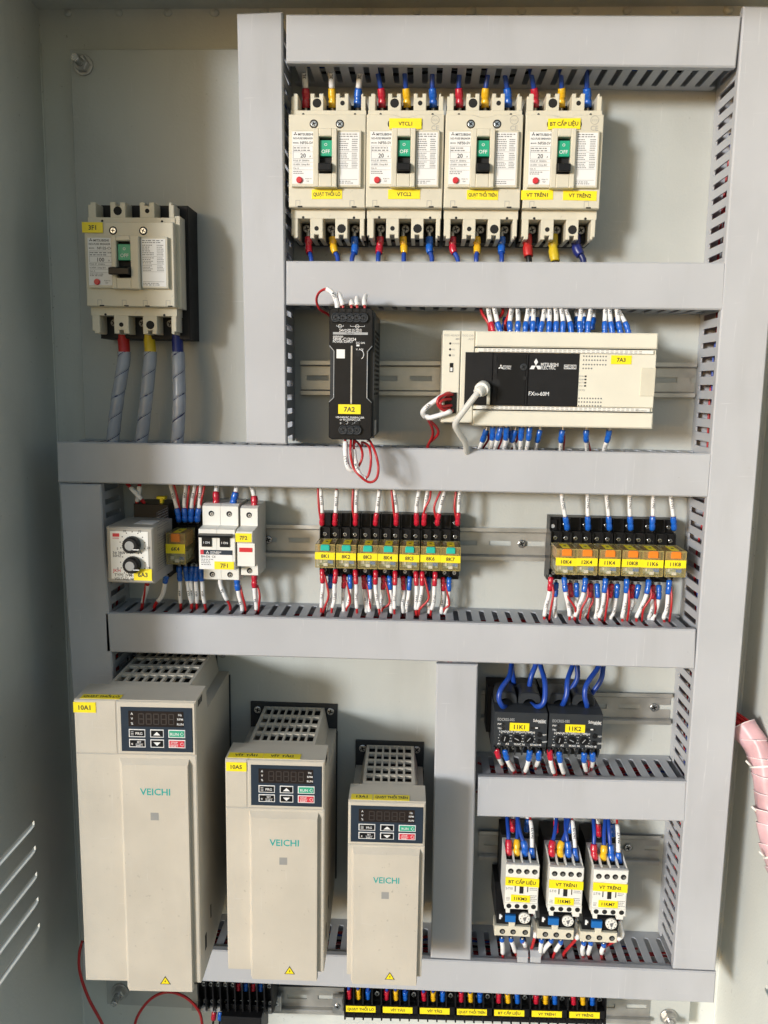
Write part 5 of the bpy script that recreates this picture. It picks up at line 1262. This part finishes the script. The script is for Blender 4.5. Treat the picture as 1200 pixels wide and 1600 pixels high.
# --- overcurrent relays
q = crop(740, 1030, .18333)
L = [('left loop over the left eye of relay 11K1', [(325, 0, 30), (322, 60, 40), (300, 150, 58), (238, 250, 70), (214, 335, 72), (240, 400, 70), (285, 408, 62), (310, 390, 48)]), ('rear strand beside the left eye of relay 11K1', [(322, 10, 26), (328, 100, 26), (338, 190, 24), (343, 290, 22)]),
     ('rear strand above the right eye of relay 11K1', [(535, 0, 30), (525, 60, 34), (490, 160, 38), (468, 290, 36)]), ('right loop over the right eye of relay 11K1', [(565, 0, 30), (572, 60, 40), (600, 180, 60), (612, 300, 70), (590, 380, 72), (540, 405, 68), (495, 380, 52)]),
     ('front strand into the left eye of relay 11K2', [(860, 0, 34), (842, 60, 42), (806, 180, 58), (798, 290, 64), (770, 370, 64), (742, 410, 52)]), ('rear strand crossing the left eye of relay 11K2', [(880, 0, 28), (884, 60, 30), (878, 170, 34), (815, 290, 36)]),
     ('front strand into the right eye of relay 11K2', [(1090, 0, 34), (1062, 70, 42), (960, 210, 60), (942, 310, 66), (958, 390, 66), (968, 440, 54)]), ('rear strand right of the right eye of relay 11K2', [(1110, 0, 28), (1104, 70, 30), (1080, 180, 34), (1008, 300, 36)])]
for w, l in L: lead('blue wire, ' + w, 'blue wires through the overcurrent relays', [(*q(a, b), d) for a, b, d in l], None, 'blue_wire', 2.7)
for i, (x, y, xe, ye, c, w) in enumerate(((200, 790, 235, 890, 'r', 'with red crimp under relay 11K1'), (270, 798, 335, 955, 'b', 'with blue crimp beside the red one under relay 11K1'), (478, 800, 443, 958, 'b', 'with blue crimp, second from the right under relay 11K1'), (556, 805, 530, 905, 'b', 'with blue crimp, rightmost under relay 11K1'), (650, 795, 685, 995, 'r', 'with red crimp under relay 11K2'), (730, 815, 768, 980, 'b', 'with blue crimp beside the red one under relay 11K2'), (943, 822, 952, 940, 'b', 'with blue crimp, second from the right under relay 11K2'), (1015, 820, 1003, 915, 'b', 'with blue crimp, rightmost under relay 11K2'))):
    lead(f'short wire {w}', 'short wires under the overcurrent relays', [(*q(x, y - 40), 70), (*q(x, y - 5), 72), (*q(x + (xe - x) * .3, (y + ye) / 2), 68), (*q(xe, ye), 56), (*q(xe + 4, ye + 30), 42)], CR[c], 'red_wire', 1.4, 3.1, 11, 2, 17 if ye < 930 else 22, 2.3, None, twin=[(*q(x + 14, y + 30), 70), (*q(x + 40, (y + ye) / 2), 66), (*q(xe + 22, ye), 54), (*q(xe + 26, ye + 25), 42)] if i in (1, 4, 6) else None)
# --- contactors
q = crop(740, 1260, .21667)
CT = [('11KM3', ((253, 245, 'r'), (310, 312, 'y'), (368, 325, 'b'), (423, 411, 's')), 345), ('11KM5', ((565, 598, 'r'), (626, 692, 'y'), (683, 662, 'b'), (738, 706, 's')), 352), ('11KM7', ((873, 870, 'r'), (934, 946, 'y'), (994, 972, 'b'), (1052, 1036, 's')), 378)]
for n, ws, y in CT:
    for i, (x, xe, c) in enumerate(ws):
        s = c == 's'
        y1 = y + (25 if s else 0) + i * 3
        lead((f'thin wire with white tube and blue crimp on top of contactor {n}' if s else f'blue wire with {WORD[c]} crimp sleeve on top of contactor {n}'), 'wires on top of the contactors', [(*q(x, y1 + 20), 66), (*q(x, y1 - 10), 66), (*q(x + (xe - x) * .1, y1 - 70), 64), (*q(x + (xe - x) * .6, 190), 56), (*q(xe, 85), 44), (*q(xe, 40), 36)], CR['b' if s else c], 'red_wire' if s else 'blue_wire', 1.3 if s else 2.1, 3.0 if s else 3.7, 12 if s else 15, 3, 27 if s else 0, 2.3, '7A3-Y' + n[-1] if s else None)
    x0 = ws[0][0]
    for k, (dx, c) in enumerate(((30, 'r'), (130, 'b'))):
        lead(f'rear wire with {WORD[c]} crimp sleeve behind the top of contactor {n}', 'rear wires above the contactors', [(*q(x0 + dx, 190 + (y - 345)), 40), (*q(x0 + dx, 160 + (y - 345)), 40), (*q(x0 + dx, 100), 38), (*q(x0 + dx, 60), 36)], CR[c], 'blue_wire', 1.4, 3.0, 13, 2, 8, 2.2)
OL = [('11KM3', [[(205, 960), (212, 1085)], [(272, 960), (310, 1062)], [(352, 968), (372, 1012)], [(412, 770), (442, 920), (395, 1085)]]), ('11KM5', [[(490, 968), (484, 1090)], [(558, 968), (492, 1062)], [(628, 978), (575, 1085)], [(720, 790), (752, 930), (660, 1052)]]), ('11KM7', [[(795, 985), (784, 1075)], [(845, 985), (830, 1062)], [(938, 1000), (920, 1080)], [(1042, 800), (1066, 930), (950, 1012)]])]
for n, ls in OL:
    for i, l in enumerate(ls):
        if i < 3:
            (x, y), (xe, ye) = l
            lead(f'{ORD[i]} short white tubed wire under the overload relay of {n}', 'short wires under the overload relays', [(*q(x, y - 20), 64), (*q(x, y + 5), 64), (*q(x + (xe - x) * .5, (y + ye) / 2), 62), (*q(xe, ye), 54), (*q(xe + 8, ye + 25), 40)], CR['b'], 'red_wire', 1.5, 2.7, 4, 1, 19 if i < 2 else 12, 2.4, None)
        else:
            (x, y), (xm, ym), (xe, ye) = l
            lead(f'red wire curling round the right side of the overload relay of {n}', 'curling wires beside the overload relays', [(*q(x, y - 20), 60), (*q(x + 4, y + 10), 64), (*q(xm, ym - 50), 64), (*q(xm, ym + 10), 64), (*q(xe, ye), 54), (*q(xe - 10, ye + 30), 42)], None, 'red_wire', 1.7, mk=26, mr=2.4, m0=6)
for i, (x, w) in enumerate(((817, 'left'), (837, 'right'))):
    a = at(x, 1497, 66); t = thing('duct_clip', f'{w} of two small grey clips on the bottom duct below contactor 11KM3', 'clip', (a[0], 0, a[2]), 'small grey clips on the bottom duct')
    MB('duct').box(-5.6, 5.6, 58, 67, -5, 2.2, .6).build('front', t); MB('duct_wall').side([(58, 2.4), (67, 2.4), (62, 6), (56, 6)], -5.6, 5.6).build('tab', t)
# --- terminal block leads along the bottom
for i, s in enumerate(T2):
    for k, c in enumerate('ryb'):
        px = 538 + 409 * (i * 4 + k + .5) / 28; py = 1556 + (px - 538) * .026
        lead(f'{WORD[c]} crimp lead above the terminal label {s}', 'crimp leads on the labelled terminal block', [(px, py + 4, 37), (px, py - 3, 38), (px, py - 16, 40), (px, py - 40, 42)], CR[c], 'blue_wire', 2.0, 3.5, 12, 2)
for i, (x, c) in enumerate(((336, 'r'), (346, 'b'))):
    lead(f'{WORD[c]} crimp lead under the unlabelled terminal block', 'crimp leads under the unlabelled terminal block', [(x, 1578, 34), (x - 2, 1588, 36), (x - 4, 1610, 36)], CR[c], 'black', 1.2, 3.0, 9, 2)
for i in range(8):
    x = 322 + i * 11.6
    if i > 3: lead(f'{ORD[i - 4]} crimp lead above the unlabelled terminal block', 'crimp leads above the unlabelled terminal block', [(x + 4, 1546 + i * .3, 37), (x + 4, 1538, 38), (x + 4, 1515, 40)], CR['rb'[i % 2]], 'blue_wire', 1.6, 2.8, 10, 1)
lead('thin red wire hanging down left of the largest drive', None, [(129, 1470, 60), (124, 1490, 64), (125, 1520, 66), (138, 1560, 66), (160, 1600, 60), (175, 1640, 50)], None, 'red_wire', 1.7)
lead('thin red wire arching below the largest drive', None, [(208, 1620, 40), (214, 1590, 46), (234, 1562, 50), (262, 1550, 52), (290, 1558, 50), (310, 1580, 46), (318, 1610, 40)], None, 'red_wire', 1.6)

# --- wire bundle on the right wall
t = thing('wire_bundle', 'pink looking spiral wrapped bundle of red wires by the right wall', 'wire bundle', at(1165, 1140, 40))
o = at(1165, 1140, 40)
path = spline([Vector(at(*p)) for p in ((1122, 1114, 10), (1143, 1124, 26), (1164, 1141, 40), (1186, 1172, 54), (1197, 1215, 66), (1203, 1270, 78), (1211, 1322, 92), (1226, 1372, 108), (1246, 1424, 124), (1262, 1470, 134))], 12)
for k in range(16):
    a = k * 2.4; rr = 9.5 * math.sqrt((k + .5) / 16)
    MB('red_wire').tube([p + Vector((math.cos(a + i * .02) * rr, math.sin(a + i * .02) * rr * .8, math.cos(a) * rr * .5)) for i, p in enumerate(path)], 1.9, 6).build('strand', t, o)
c = cut(path, 30, length(path), 1.6); i = 0; rb = random.Random(5); k = 0
while i < len(c) - 6:
    n = rb.choice((9, 10, 11, 12)); seg = c[i:i + n + 4]; m = len(seg); tl = rb.uniform(-.35, .35); flare = 3.4 if k in (0, 5) else rb.uniform(.6, 1.6)
    rings = []; ta = (seg[-1] - seg[0]).normalized(); e1 = Vector((0, 1, 0)); e1 = (e1 - ta * e1.dot(ta)).normalized(); e2 = ta.cross(e1)
    for j, p in enumerate(seg):
        f = j / (m - 1); ring = []
        for q in range(22):
            an = q * math.pi / 11
            R = 12.6 + flare * (1 - f) ** 2 + .9 * math.sin(3 * an + k) * (1 - f) + .45 * math.sin(7 * an + k * 2 + f * 2) + rb.uniform(-.12, .12)
            ring.append(p + (e1 * math.cos(an) + e2 * math.sin(an)) * R + ta * (math.cos(an - 1.0) * 4.2 * (1 if k % 2 else .8) + tl * math.sin(an) * 3))
        rings.append(ring)
    MB('wrap_pink').loft(rings, True, False).build('spiral_wrap', t, o)
    MB('wrap_rim').tube(rings[0] + rings[0][:1], .55, 5).build('wrap_edge', t, o)
    i += n; k += 1
for s in (74, 118, 160):
    j = cut(path, s, s + 1.8, .9)
    MB('white_plastic').tube(j, 14.0, 18, False).build('cable_tie', t, o)
    e = j[0]; MB('white_plastic').tube([e + Vector((-13.5, 3, 0)), e + Vector((-17, 5, 3)), e + Vector((-20, 4, 6))], 1.1, 5).build('tie_tail', t, o)
